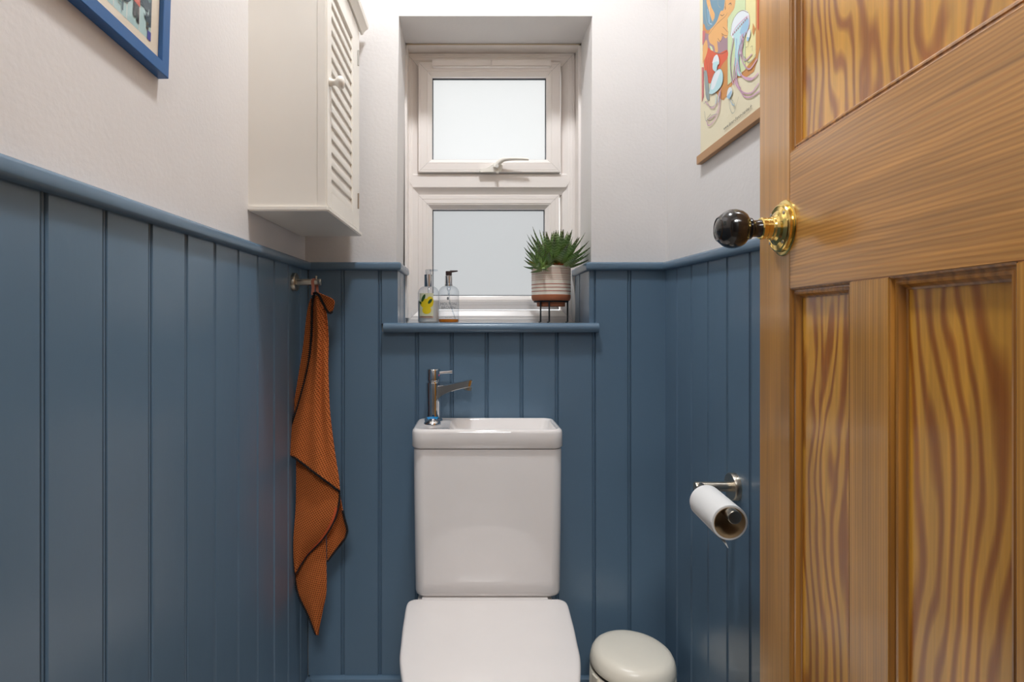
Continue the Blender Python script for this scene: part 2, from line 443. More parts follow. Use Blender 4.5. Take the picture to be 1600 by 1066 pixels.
# left wall boards: joints at Y
yl = [.5884+.0967*n for n in range(-3, 10)]
yl = [y for y in yl if y < BB-.01]+[BB]
yl = [YF1+.001]+[y for y in yl if y > YF1+.01]
for a, b in zip(yl, yl[1:]):
    board(wl, (BL, a, 0), (0,1,0), (-1,0,0), b-a, .01, RZ0+.004, b < BB)
yr = [YF1+.001]+[1.439-.0945*n for n in range(12, -1, -1) if 1.439-.0945*n > YF1+.02]+[BB]
for a, b in zip(yr, yr[1:]):
    board(wr, (BR, a, 0), (0,1,0), (1,0,0), b-a, .01, RZ0+.004, b < BB)

# dado rails: rounded moulding, tops slightly rounded
def rail(name, label, path):
    """path = [(x, y, top z, mitre offset (dx, dy))] along the panelling face"""
    m = MB(); h = .0215; t = .0125; b = .0125
    prof = [(-b, -h), (t-.004, -h), (t-.001, -h+.002), (t, -h+.005), (t, -.0055), (t-.0015, -.002), (t-.005, 0), (-b, 0)]
    m.loft([[(x+dx*a, y+dy*a, z+c) for a, c in prof] for x, y, z, (dx, dy) in path])
    return tag(m.build(name, M['blue'], smooth=40), label, kind='structure')
rail('trim_1', 'blue dado rail along the left wall', [(BL, YF1, RZ1-.001, (1, 0)), (BL, BB, RZ1, (1, -1))])
rail('trim_2', 'blue dado rail along the right wall', [(BR, YF1, 1.236, (-1, 0)), (BR, BB, RZ1, (-1, -1))])
rail('trim_3', 'blue dado rail on the back wall, left of the window', [(BL, BB, RZ1, (1, -1)), (-.2045, BB, RZ1, (1, -1)), (-.2045, 1.70, RZ1, (1, 0))])
rail('trim_4', 'blue dado rail on the back wall, right of the window', [(BR, BB, RZ1, (-1, -1)), (.3195, BB, RZ1, (-1, -1)), (.3195, 1.73, RZ1, (-1, 0))])
# skirting
def skirt(name, label, p0, p1, en):
    m = MB(); m.prism([(-.010, 0), (.014, 0), (.014, .122), (.012, .131), (.006, .135), (-.010, .135)], p0, p1, en, (0,0,1))
    tag(m.build(name, M['blue'], smooth=40), label, kind='structure')
skirt('baseboard_back', 'blue skirting board along the back wall', (BL+.002, BB, 0), (BR-.002, BB, 0), (0,-1,0))
skirt('baseboard_left', 'blue skirting board along the left wall', (BL, YF1, 0), (BL, BB, 0), (1,0,0))
skirt('baseboard_right', 'blue skirting board along the right wall', (BR, YF1, 0), (BR, BB, 0), (-1,0,0))
# window board with bull-nosed front
ZS = 1.0918
m = MB()
nose = [(0, -.0255), (.006, -.0255)]+[(.018+.0125*math.sin(a)*.9, -.0128-.0127*math.cos(a)) for a in [k*PI/8 for k in range(0, 9)]]+[(0, 0)]
m.prism([(0, -.0255)]+nose[2:], (-.2385, BB+.003, ZS), (.3392, BB+.003, ZS), (0,-1,0), (0,0,1))
m.box((-.2025, BB, ZS-.0255), (.3175, YW+.03, ZS))
tag(m.build('trim_5', M['blue'], smooth=45), 'blue bull-nosed window sill board', kind='structure')

# nail heads and small drips painted over (relief)
m = MB()
for (x, y) in ((560,690),(604,640),(561,878),(605,1028),(932,862),(990,1000),(655,548),(893,535),(897,540),(606,545),(540,700),(961,925)):
    p = P(x, y, BB); m.lathe([(.0016, 0), (.0014, .0004), (.0004, .0009)], p, (0,-1,0), 8)
tag(m.build('paint_bump', M['blue'], wb), None, kind='stuff')

# ------------------------------------------------------------------ window
win = empty('window_1', label='white plastic window of two frosted panes, top light opens', kind='structure')
k = YW/F
def wx(px): return (px-VX)*k
def wz(py): return CZ+(VY-py)*k
pl = lambda a, b, d: (a, YW+d, b)
OX0, OX1, OZ0, OZ1 = wx(634.5), wx(897.5), ZS, wz(83.5)
m = MB()
m.mitre((OX0, OX1, OZ0, OZ1), [(0, .055), (0, 0), (.0052, 0), (.0058, .0012), (.0064, 0), (.0125, 0), (.0135, .001), (.020, .001), (.0225, .0028), (.036, .010), (.0385, .016), (.0385, .055)], pl)
m.build('frame', M['pvc'], win, smooth=25)
ix0, ix1 = wx(654), wx(875)
m = MB()
zt0, zt1 = wz(303.5), wz(271.5)
m.prism([(0.05, zt0), (.012, zt0), (.0035, zt0+.018), (.0015, zt0+.0205), (-.001, zt0+.0215), (-.001, zt1-.004), (.002, zt1), (.05, zt1)],
        (wx(645), YW, 0), (wx(885), YW, 0), (0,1,0), (0,0,1))
m.build('transom', M['pvc'], win, smooth=25)
# mitre arrow ends on the transom joints
m = MB()
for s, xa, xb in ((1, wx(885), wx(891)), (-1, wx(645), wx(638.5))):
    za, zb = wz(292), wz(273)
    m.poly([(xa, YW-.0011, za), (xb, YW-.0011, (za+zb)/2), (xa, YW-.0011, zb)] if s > 0 else [(xa, YW-.0011, zb), (xb, YW-.0011, (za+zb)/2), (xa, YW-.0011, za)])
    m.poly([(xa, YW+.003, za), (xb, YW+.003, (za+zb)/2), (xb, YW-.0011, (za+zb)/2), (xa, YW-.0011, za)])
    m.poly([(xa, YW+.003, zb), (xb, YW+.003, (za+zb)/2), (xb, YW-.0011, (za+zb)/2), (xa, YW-.0011, zb)])
m.build('joint_tip', M['pvc'], win, smooth=10)
# opening top sash
sash = empty('sash', parent=win)
m = MB()
m.mitre((ix0, ix1, wz(270.5), wz(99.5)), [(0, .03), (0, -.009), (.0012, -.0105), (.006, -.0105), (.0065, -.0098), (.0072, -.0105), (.026, -.0105), (.0265, -.0094), (.0275, -.0094), (.029, -.0102), (.038, -.004), (.0415, -.0005), (.0425, .010)], pl)
m.build('sash_frame', M['pvc'], sash, smooth=25)
m = MB(); m.mitre((ix0+.0415, ix1-.0415, wz(270.5)+.0415, wz(99.5)-.0415), [(0, .008), (.003, .009), (.003, .017)], pl); m.build('gasket', M['gasket'], sash)
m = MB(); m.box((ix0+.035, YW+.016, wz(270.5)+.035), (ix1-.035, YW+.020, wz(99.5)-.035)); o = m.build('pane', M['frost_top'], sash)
def weld(parent, rect, prof, side=1):
    a0, a1, b0, b1 = rect
    m = MB()
    for (xa, za, sx, sz) in ((a0, b0, 1, 1), (a1, b0, -1, 1), (a1, b1, -1, -1), (a0, b1, 1, -1)):
        pts = [Vector((xa+sx*i, YW+d-.0003, za+sz*i)) for i, d in prof]
        off = Vector((sx, 0, -sz)).normalized()*.00022
        m.loft([[p-off for p in pts], [p+off for p in pts]], False, False, False)
    tag(m.build('weld_line', M['weld'], parent), None, kind='stuff')
weld(sash, (ix0, ix1, wz(270.5), wz(99.5)), [(.001, -.0105), (.028, -.0105), (.038, -.0040)])
weld(win, (OX0, OX1, OZ0, OZ1), [(.0, 0), (.020, 0), (.0225, .0028), (.036, .010)])
# trickle vent
m = MB(); m.box((wx(675.5), YW-.021, wz(108.5)), (wx(767.3), YW-.009, wz(97.5)), .0025); m.box((wx(767.7), YW-.021, wz(108.5)), (wx(860), YW-.009, wz(97.5)), .0025)
m.build('trickle_vent', M['pvc'], win, smooth=40)
def vline():
    m = MB(); m.box((wx(677), YW-.0225, wz(109.3)), (wx(858.5), YW-.009, wz(108.6))); m.build('vent_lip', M['pvc'], win)
vline()
# lower fixed light
low = empty('fixed_light', parent=win)
lr = (wx(653), wx(874.5), wz(483.5), wz(303.5))
m = MB()
m.mitre(lr, [(0, .05), (0, .011), (.001, .010), (.0125, .010), (.0130, .0112), (.0138, .010), (.026, .010), (.0268, .0118), (.030, .0115), (.0385, .0185), (.0425, .0205), (.0435, .032)], pl)
m.build('light_frame', M['pvc'], low, smooth=25)
m = MB(); m.mitre((lr[0]+.0425, lr[1]-.0425, lr[2]+.0425, lr[3]-.0425), [(0, .030), (.0028, .031), (.0028, .038)], pl); m.build('gasket', M['gasket'], low)
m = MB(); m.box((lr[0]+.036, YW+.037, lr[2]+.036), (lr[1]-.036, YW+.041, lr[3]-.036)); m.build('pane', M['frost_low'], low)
weld(low, lr, [(.001, .010), (.028, .010), (.0385, .0185)])
# plastic trim lining the reveal in front of the frame
m = MB()
m.box((HX0t-.002, 1.688, RZ1-.15), (HX0t+.0045, YW+.05, HZ1)); m.box((HX1-.0045, 1.688, ZS), (HX1t+.002, YW+.05, HZ1)); m.box((HX0, 1.688, HZ1-.0055), (HX1t, YW+.05, HZ1+.001))
m.box((HX0, YW+.004, ZS-.02), (OX0+.004, YW+.05, HZ1)); m.box((OX1-.004, YW+.004, ZS-.02), (HX1t, YW+.05, HZ1)); m.box((HX0, YW+.004, OZ1-.004), (HX1t, YW+.05, HZ1))
m.build('reveal_trim', M['pvc'], win)
m = MB(); m.tube([(HX0t+.004, 1.687, HZ1-.003), (HX1t-.004, 1.687, HZ1-.003)], .0014, 6); m.build('sealant_bead', M['sealant'], win)
# handle (cockspur)
h = empty('handle', parent=win)
def hp(px, py, d): return ((px-VX)*(YW+d)/F, YW+d, CZ+(VY-py)*(YW+d)/F)
m = MB()
body = [(749,268),(750,264),(760,262.2),(768,257.5),(775,254.5),(783,255),(785.5,258),(784,266),(783,268.6),(760,269.2),(751,269.6)]
m.loft([[hp(x, y, -.009) for x, y in body], [hp(x, y, -.016) for x, y in body], [hp(766+(x-766)*.93, 263+(y-263)*.9, -.0205) for x, y in body]])
m.build('handle_base', M['cab'], h, smooth=30)
m = MB()
path = smoothcurve([hp(775, 262, -.024), hp(779, 255, -.028), hp(786, 249.8, -.034), hp(797, 248.2, -.038), hp(812, 248.2, -.040), hp(826, 249, -.041)], 5)
n = len(path)
m.tube(path, [interp([(0,.0085),(.3,.0075),(.8,.0048),(1,.0035)], i/(n-1)) for i in range(n)], 12)
m.lathe([(.009, 0), (.009, .006), (.006, .008)], hp(775, 261, -.018), (0,-1,0), 16)
m.build('lever', M['cab'], h, smooth=60)
m = MB(); m.lathe([(.0052, 0), (.0052, .001)], hp(776.5, 259.5, -.0365), (-.1,-1,.1), 14); m.build('keyhole', M['silver'], h)
m = MB(); m.tube([hp(777.5, 267.5, -.012), hp(777.5, 269.5, -.03)], .0035, 8); m.build('stay_pin', M['cab'], h)

# outside: sill, ground, garden wall so that the panes see a plausible outside
m = MB(); m.box((-3, YO, -.3), (3, 8, -.25)); tag(m.build('ground_outside', M['grass']), 'garden ground outside the window', kind='structure')
m = MB()
def ring2(y): return [(-2, y, -.3), (2, y, -.3), (2, y, 2.7), (-2, y, 2.7)]
m.loft([ring2(YO+.001), [(HX0, YO+.001, HZ0), (HX1, YO+.001, HZ0), (HX1t, YO+.001, HZ1), (HX0t, YO+.001, HZ1)], [(HX0, YO+.03, HZ0), (HX1, YO+.03, HZ0), (HX1t, YO+.03, HZ1), (HX0t, YO+.03, HZ1)], ring2(YO+.03)], True, False, False)
tag(m.build('wall_outside', M['brick']), 'rendered outer face of the back wall', kind='structure')

# ------------------------------------------------------------------ door
VD = .0937                                # slope of the open door
X0 = .36
dlen = math.sqrt(1+VD*VD)
HY = .108
door = empty('door_1', (X0+VD*HY, HY, 0), 'open panelled pine door with a black knob on a brass rose', kind='structure')
door.rotation_euler = (0, 0, math.atan2(1, VD))
U = lambda Y: (Y-HY)*dlen
W = U(.858); T = .036
us0, us1 = U(.205), U(.761)               # inner edges of hinge stile and lock stile
um0, um1 = U(.5544), U(.6213)             # muntins
un0, un1 = U(.344), U(.4105)
zr0, zr1 = 1.1426, 1.327
ZD = 1.985
def dbox(name, a, b, mt, bev=.0008):
    m = MB(); m.box(a, b, bev); return m.build(name, mt, door, smooth=40)
dbox('stile', (0, -T, .008), (us0, 0, ZD), M['stile'])
dbox('stile', (us1, -T, .008), (W, 0, ZD), M['stile'])
dbox('rail', (us0, -T, zr0), (us1, 0, zr1), M['rail'])
dbox('rail', (us0, -T, .008), (us1, 0, .21), M['rail'])
dbox('rail', (us0, -T, ZD-.1), (us1, 0, ZD), M['rail'])
dbox('muntin', (um0, -T, .21), (um1, 0, zr0), M['stile'])
dbox('muntin', (un0, -T, .21), (un1, 0, zr0), M['stile'])
prof = [(0, -.0005), (.0018, -.0015), (.0030, -.0040), (.0048, -.0042), (.0062, -.0034), (.0085, -.0040), (.0105, -.0068), (.0115, -.0092), (.0135, -.0100), (.0135, -.0125)]
for (a0, a1, b0, b1) in ((us0, un0, .21, zr0), (un1, um0, .21, zr0), (um1, us1, .21, zr0), (us0, us1, zr1, ZD-.1)):
    m = MB(); m.box((a0-.004, -.024, b0-.004), (a1+.004, -.0108, b1+.004)); m.build('panel', M['panel'], door)
    m = MB(); m.mitre((a0, a1, b0, b1), prof, lambda a, b, d: (a, d, b)); m.build('moulding', M['bead'], door, smooth=25)
# knob
kc = Vector((U(.778), 0, 1.2275))
knob = empty('door_knob', kc, parent=door)
m = MB()
m.lathe([(.0385, 0), (.0385, .0012), (.037, .002)], (0,0,0), 'Y', 40); m.build('back_rose', M['brass'], knob, smooth=40)
m = MB()
pr = [(.0335, .002), (.0335, .0065), (.0325, .008), (.0305, .0088), (.0297, .0083), (.0288, .0093), (.028, .0088), (.027, .0098), (.0262, .0093), (.0252, .0103), (.0243, .0098), (.0232, .0108), (.019, .0125), (.0165, .0155), (.0160, .018)]
m.lathe(pr, (0,0,0), 'Y', 48)
m.build('rose', M['brass'], knob, smooth=20)
m = MB()
for a in (50, 140, 230, 320):
    a = math.radians(a); m.lathe([(.0024, .0088), (.0024, .0102), (.0012, .0106)], (.0275*math.cos(a), 0, .0275*math.sin(a)), 'Y', 10)
m.build('screw', M['silver'], knob)
m = MB(); m.lathe([(.0158, .016), (.0162, .0175), (.0148, .019), (.0148, .0245), (.0142, .025), (.0142, .0256), (.0150, .026), (.0152, .031), (.0140, .0325)], (0,0,0), 'Y', 40)
m.build('collar', M['brass'], knob, smooth=25)
m = MB()
m.lathe([(.0125, .0325), (.0118, .036), (.0116, .0405), (.0128, .0435), (.0150, .0448), (.0152, .0462), (.0138, .0475), (.0165, .0495), (.0225, .0535), (.0262, .0595), (.0275, .0665), (.0268, .0735), (.0240, .080), (.0195, .0855), (.0170, .0875), (.0172, .0885), (.0158, .0896), (.0145, .0888), (.0132, .0892), (.008, .0912), (.001, .092)], (0,0,0), 'Y', 48)
m.build('knob', M['ebony'], knob, smooth=45)
# hinges (behind, near the camera) keep the leaf on its frame
m = MB()
for z in (.25, 1.72):
    m = MB(); m.tube([(-.004, .003, z), (-.004, .003, z+.09)], .005, 10); m.build('hinge', M['brass'], door)

# ------------------------------------------------------------------ ceiling light
cl = empty('ceiling_light', (.04, .95, ZC), 'small round flush ceiling light in the toilet room', 'lamp')
m = MB(); m.lathe([(.105, 0), (.105, -.02), (.100, -.026), (.088, -.026), (.086, -.02)], (0,0,0), 'Z', 40); m.build('rim', M['pvc'], cl)
m = MB(); m.lathe([(.0855, -.020), (.084, -.026), (.07, -.029), (.045, -.031), (.02, -.032), (.001, -.032)], (0,0,0), 'Z', 40); m.build('diffuser', M['lamp'], cl)

# ------------------------------------------------------------------ cabinet
cab = empty('wall_cabinet', (XL, 1.145, 1.3225), 'cream wooden wall cabinet with a louvred door, hung above the dado rail', 'cabinet')
CF, CY0, CY1, CB, CT = -.2997, 1.145, 1.487, 1.3225, 1.868
m = MB()
m.box((XL, CY0, CB+.010), (CF-.018, CY0+.016, CT)); m.box((XL, CY1-.016, CB+.010), (CF-.018, CY1, CT))
m.box((XL, CY0+.016, CB+.010), (XL+.006, CY1-.016, CT)); m.box((XL, CY0+.016, CB+.26), (CF-.03, CY1-.016, CB+.272))
m.build('carcass', M['cab'], cab)
m = MB(); m.box((XL, CY0-.0045, CB), (CF+.006, CY1+.006, CB+.0105), .0022); m.build('base_board', M['cab'], cab, smooth=50)
m = MB()
pts = [(0, CT), (.006, CT), (.010, CT+.008), (.020, CT+.016), (.022, CT+.026), (0, CT+.026)]
m.box((XL, CY0-.004, CT), (CF, CY1+.004, CT+.026))
m.prism([(a, b-CT) for a, b in pts], (CF-.001, CY0-.02, CT), (CF-.001, CY1+.022, CT), (1,0,0), (0,0,1))
m.prism([(a, b-CT) for a, b in pts], (XL, CY0-.003, CT), (CF+.02, CY0-.003, CT), (0,-1,0), (0,0,1))
m.build('cornice', M['cab'], cab, smooth=35)
for ya, yb in ((CY0, CY0+.006), (1.462, CY1)):
    m = MB(); m.box((CF-.018, ya, CB+.0105), (CF-.0005, yb, CT), .001); m.build('front_post', M['cab'], cab, smooth=50)
DY0, DY1, LY0, LY1, LZ0, LZ1 = 1.1525, 1.459, 1.189, 1.398, 1.3715, 1.806
cd = empty('door', parent=cab)
m = MB()
xa, xb = CF-.016, CF+.001
m.box((xa, DY0, CB+.013), (xb, LY0, CT-.003), .0012); m.box((xa, LY1, CB+.013), (xb, DY1, CT-.003), .0012)
m.box((xa, LY0, CB+.013), (xb, LY1, LZ0), .0008); m.box((xa, LY0, LZ1), (xb, LY1, CT-.003), .0008)
m.build('door_frame', M['cab'], cd, smooth=50)
ns = 15; sp = (LZ1-LZ0)/ns
lv = None
for i in range(ns):
    z = LZ0+sp*i
    m = MB()
    m.prism([(-.0100, sp+.003), (-.0062, sp+.003), (-.0006, .0022), (-.0012, .0006), (-.0100, .0006)], (CF, LY0-.001, 0), (CF, LY1+.001, 0), (1,0,0), (0,0,1))
    if lv is None:
        lv = m.build('slat', M['cab'], cd, smooth=40); base = lv
    else:
        lv = base.copy(); C.objects.link(lv)
    lv.location = (0, 0, z)
m = MB()
m.lathe([(.0085, 0), (.009, .002), (.0068, .006), (.0062, .011), (.0085, .015), (.0125, .019), (.0135, .0235), (.0120, .028), (.007, .031), (.001, .032)], (xb, 1.172, 1.597), 'X', 32)
m.build('knob', M['cab'], cd, smooth=60)
for z0, z1 in ((1.763, 1.803), (1.390, 1.430)):
    m = MB(); m.tube([(CF+.0025, 1.4605, z0), (CF+.0025, 1.4605, z1)], .0024, 8); m.build('hinge', M['silver'], cd)
for ch in list(cd.children):
    ch.location = ch.location - Vector((XL, 1.145, 1.3225))
for ch in list(cab.children):
    if ch.type == 'MESH': ch.data.transform(Matrix.Translation(-cab.location))

# ------------------------------------------------------------------ toilet
TC = .0345
toi = empty('toilet', (TC, 1.3, 0), 'white ceramic close-coupled toilet with a wash basin on top of the cistern', 'toilet')
def hw(Y, tab=((.893, 0), (.896, .028), (.905, .062), (.925, .100), (.96, .134), (1.02, .1630), (1.10, .1775), (1.20, .1845), (1.29, .1880), (1.322, .187))):
    return interp(tab, Y)
def dshape(z, inset=0, yb=1.327, yscale=1.0):
    """closed outline of the seat at height z"""
    half = []
    ys = [.893, .8945, .897, .902, .910, .92, .935, .955, .98, 1.01, 1.05, 1.10, 1.15, 1.20, 1.25, 1.285, yb-.026]
    for y in ys:
        half.append((max(hw(y), 0), y))
    hwid = hw(1.322)
    for a in (0, 15, 30, 45, 60, 75, 90):
        a = math.radians(a); half.append((hwid-.020+.020*math.cos(a), yb-.020+.020*math.sin(a)))
    half += [(hwid-.030, yb), (hwid-.05, yb), (hwid-.09, yb), (.05, yb), (0, yb)]
    full = [(TC+w_, y) for w_, y in half]+[(TC-w_, y) for w_, y in half[-2:0:-1]]
    full = [Vector((a, b, 0)) for a, b in full]
    sm = resample(smoothcurve(full+[full[0]], 4), 241)[:-1]
    cx, cy = TC, 1.12
    out = []
    for p in sm:
        dx, dy = p.x-cx, p.y-cy; L_ = math.hypot(dx, dy); f_ = (L_-inset)/L_
        out.append((cx+dx*f_, cy+dy*f_, z))
    return out
ZL = .440
m = MB()
m.loft([dshape(ZL-.022, .004), dshape(ZL-.020, .0005), dshape(ZL-.006, 0), dshape(ZL-.0025, .0015), dshape(ZL-.0005, .005), dshape(ZL, .011), dshape(ZL+.0012, .05), dshape(ZL+.002, .12)])
m.build('lid', M['seat'], toi, smooth=60)
m = MB()
m.loft([dshape(ZL-.042, .008), dshape(ZL-.040, .003), dshape(ZL-.027, .002), dshape(ZL-.025, .006)])
m.build('seat', M['seat'], toi, smooth=60)
m = MB()
for s in (-1, 1):
    m = MB(); m.lathe([(.011, 0), (.011, .020), (.009, .022)], (TC+s*.078, 1.328, .405), 'Z', 20); m.build('hinge', M['chrome'], toi)
m = MB()
def panring(z, ins, yb, wback):
    r = dshape(z, ins); out = []
    for (x, y, zz) in r:
        if y > 1.25:
            t = (y-1.25)/.085; y = 1.25+(yb-1.25)*t
            x = TC+max(-wback, min(wback, x-TC))
        out.append((x, y, zz))
    return out
rg = [panring(z, ins, 1.50, wb_) for z, ins, wb_ in ((.001, .075, .11), (.03, .07, .11), (.15, .065, .115), (.26, .045, .13), (.34, .02, .155), (.385, .008, .165), (.398, .010, .165))]
m.loft(rg)
m.box((TC-.168, 1.335, .36), (TC+.160, 1.505, .4265), .012)
m.build('pan', M['ceramic'], toi, smooth=50)
# cistern
m = MB()
def cr_(z, x0, x1, y0, y1, r): return rr((x0+x1)/2, (y0+y1)/2, (x1-x0)/2, (y1-y0)/2, r, z)
cy0 = 1.352
m.loft([cr_(.4275, -.128, .2035, cy0+.016, 1.512, .016), cr_(.4285, -.1345, .2100, cy0+.008, 1.514, .022), cr_(.433, -.1385, .2140, cy0+.003, 1.516, .024), cr_(.441, -.1400, .2155, cy0+.001, 1.517, .026),
        cr_(.60, -.1422, .2175, cy0, 1.517, .026), cr_(.782, -.1440, .2190, cy0, 1.517, .026), cr_(.7865, -.1430, .218, cy0+.001, 1.517, .026)])
m.build('cistern', M['ceramic'], toi, smooth=50)
m = MB()
X0_, X1_, Y0_, Y1_ = -.1480, .2210, 1.347, 1.517
m.loft([cr_(.7885, X0_+.008, X1_-.008, Y0_+.008, Y1_, .02), cr_(.7890, X0_+.003, X1_-.003, Y0_+.003, Y1_, .024), cr_(.7930, X0_, X1_, Y0_, Y1_, .027),
        cr_(.826, X0_+.0005, X1_-.0005, Y0_+.0005, Y1_, .027), cr_(.8315, X0_+.002, X1_-.002, Y0_+.002, Y1_-.001, .027), cr_(.835, X0_+.007, X1_-.007, Y0_+.0065, Y1_-.004, .024), cr_(.8352, X0_+.010, X1_-.0095, Y0_+.0095, Y1_-.006, .022),
        cr_(.8345, -.060, X1_-.0125, Y0_+.0125, Y1_-.009, .022), cr_(.829, -.0555, X1_-.0160, Y0_+.016, Y1_-.012, .022), cr_(.812, -.049, X1_-.020, Y0_+.020, Y1_-.018, .024), cr_(.800, -.042, X1_-.026, Y0_+.027, Y1_-.026, .028), cr_(.7962, -.02, X1_-.05, Y0_+.045, Y1_-.045, .02)], True, True, True)
m.build('basin', M['ceramic'], toi, smooth=50)
m = MB(); m.lathe([(.016, .7965), (.016, .7985), (.012, .799), (.006, .7975)], (.06, 1.43, 0), 'Z', 24); m.build('waste', M['chrome'], toi)
# flush button
m = MB(); bc = P(675.7, 663, 1.4226)
m.lathe([(.0215, .835), (.0217, .8372), (.0205, .8405), (.0175, .8440), (.0125, .8470), (.006, .8487), (.001, .8490)], (bc.x, bc.y, 0), 'Z', 32); fb = m.build('flush_button', M['chrome'], toi, smooth=60)
m = MB()
st = []
for (r_, z_, dy_) in ((.0165, .8520, 0), (.0125, .8478, -.004), (.0118, .8474, -.005)):
    st.append([(bc.x+r_*math.cos(a)*(1 if r_ > .013 else 1.05), bc.y+dy_+r_*math.sin(a)*.7, z_) for a in [math.radians(25+130*q/12) for q in range(13)]])
m.loft(st, False, False, False); tag(m.build('button_sticker', M['bluesticker'], fb), 'blue sticker')
# tap
tx, ty = -.1020, 1.474
tap = empty('tap', parent=toi)
m = MB(); m.lathe([(.0240, .835), (.0240, .8375), (.0228, .8395), (.0205, .841)], (tx, ty, 0), 'Z', 36); m.build('flange', M['chrome'], tap, smooth=40)
m = MB(); m.lathe([(.0200, .840), (.0190, .845), (.0188, .870), (.0195, .900), (.0205, .9335), (.0200, .9355), (.0165, .9365), (.0165, .9395)], (tx, ty, 0), 'Z', 36)
m.build('tap_body', M['chrome'], tap, smooth=40)
m = MB()
kk = ty/F
def tp(px, py): return ((px-VX)*kk, CZ+(VY-py)*kk)
top = [tp(683, 602), tp(697, 601), tp(718, 596.5), tp(736, 592.8)]
bot = [tp(681, 628), tp(692, 617), tp(712, 609), tp(733, 604.5)]
top = [(p.x, p.y) for p in smoothcurve([(a, b, 0) for a, b in top], 4)]; bot = [(p.x, p.y) for p in smoothcurve([(a, b, 0) for a, b in bot], 4)]
rings = []
for i, ((xa_, za_), (xb_, zb_)) in enumerate(zip(top, bot)):
    t = i/(len(top)-1); wy = .0175-.0035*t; q = .002
    rings.append([(xa_, ty-wy+q, za_), (xa_, ty+wy-q, za_), (xa_+(xb_-xa_)*.1, ty+wy, za_-.0015), (xb_, ty+wy, zb_+.0015), (xb_, ty+wy-q, zb_), (xb_, ty-wy+q, zb_), (xb_, ty-wy, zb_+.0015), (xa_+(xb_-xa_)*.1, ty-wy, za_-.0015)])
e = rings[-1]; cx_ = sum(p[0] for p in e)/8; cz_ = sum(p[2] for p in e)/8
rings.append([(cx_+(p[0]-cx_)*.8+.0045, ty+(p[1]-ty)*.85, cz_+(p[2]-cz_)*.75) for p in e])
m.loft(rings); m.build('spout', M['chrome'], tap, smooth=35)
a_, b_ = tp(731.5, 604), tp(730.5, 609.5)
m = MB(); m.tube([(a_[0], ty, a_[1]), (b_[0], ty, b_[1])], .0105, 20); m.build('aerator', M['nickel'], tap)
m = MB(); m.lathe([(.0165, .9395), (.0180, .941), (.0182, .9435), (.0182, .9690), (.0172, .9708), (.001, .9712)], (tx, ty, 0), 'Z', 36); m.build('tap_cap', M['chrome'], tap, smooth=40)
m = MB(); m.tube([(tx+.015, ty-.004, .9610), (tx+.045, ty-.006, .9635)], [.0042, .0038], 14); m.tube([(tx+.0435, ty-.006, .9634), (tx+.0495, ty-.0063, .9637)], .0046, 14); m.build('tap_lever', M['chrome'], tap, smooth=50)
m = MB(); m.lathe([(.0022, 0), (.0018, .0006)], (tx+.0150, ty-.0104, .955), (.8,-.6,0), 10); tag(m.build('temperature_dot', flat(196, 70, 120), tap), 'tiny red and blue dot')
rebase(toi)
for g in tap.children: g.location = (0, 0, 0)
tap.location = -toi.location

# ------------------------------------------------------------------ bin
bn = empty('pedal_bin', (.389, 1.362, 0), 'round stone-coloured pedal bin with a domed lid, right of the toilet', 'bin')
m = MB(); m.lathe([(.108, 0), (.110, .004), (.110, .012), (.1075, .05), (.1015, .252), (.1005, .2535), (.090, .2540)], (0,0,0), 'Z', 64); m.build('body', M['bin'], bn, smooth=40)
m = MB(); m.lathe([(.0960, .2535), (.0955, .2640)], (0,0,0), 'Z', 64); m.build('lid_gap', M['dark'], bn)  # black band: shade of the gap under the lid, put into the colour
lid_tilt = empty('lid', (0, 0, .262), parent=bn)
m = MB()
m.lathe([(.0955, .0), (.1010, -.0005), (.1020, .0015), (.1005, .0125), (.0980, .0225), (.0935, .0305), (.0865, .0360), (.0760, .0390), (.050, .0410), (.02, .0418), (.001, .042)], (0,0,0), 'Z', 64)
m.build('lid_shell', M['bin'], lid_tilt, smooth=60)
lid_tilt.rotation_euler = (math.radians(0), math.radians(2.0), 0)
m = MB(); m.prism([(-.102, -.010), (-.102, .010), (-.1065, .011), (-.1075, 0), (-.1065, -.011)], (0,0,.02), (0,0,.256), (1,0,0), (0,1,0)); o = m.build('hinge_cover', M['bin'], bn, smooth=20)
o.rotation_euler = (0, 0, math.radians(20))
m = MB(); m.box((-.018, -.145, .006), (.018, -.09, .014), .003); o = m.build('pedal', M['chrome'], bn)
o.rotation_euler = (0, 0, math.radians(25))

# ------------------------------------------------------------------ towel hook
hk = empty('towel_hook', (BL, 1.395, 1.194), 'brushed nickel towel peg on the left wall', 'hook')
m = MB(); m.lathe([(.0225, 0), (.0225, .0085), (.0215, .0098), (.010, .0100)], (0,0,0), 'X', 36); m.build('wall_disc', M['nickel'], hk, smooth=40)
m = MB(); m.lathe([(.0081, .009), (.0081, .060), (.0074, .0612), (.0074, .0625), (.0081, .0635), (.0081, .0690), (.0073, .0700)], (0,0,0), 'X', 28); m.build('peg', M['nickel'], hk, smooth=35)
m = MB(); m.lathe([(.0020, .007), (.0020, .0120), (.0026, .0125), (.0026, .0150), (.0014, .0158)], (.0575, 0, 0), 'Z', 12); m.build('stop_pin', M['nickel'], hk)

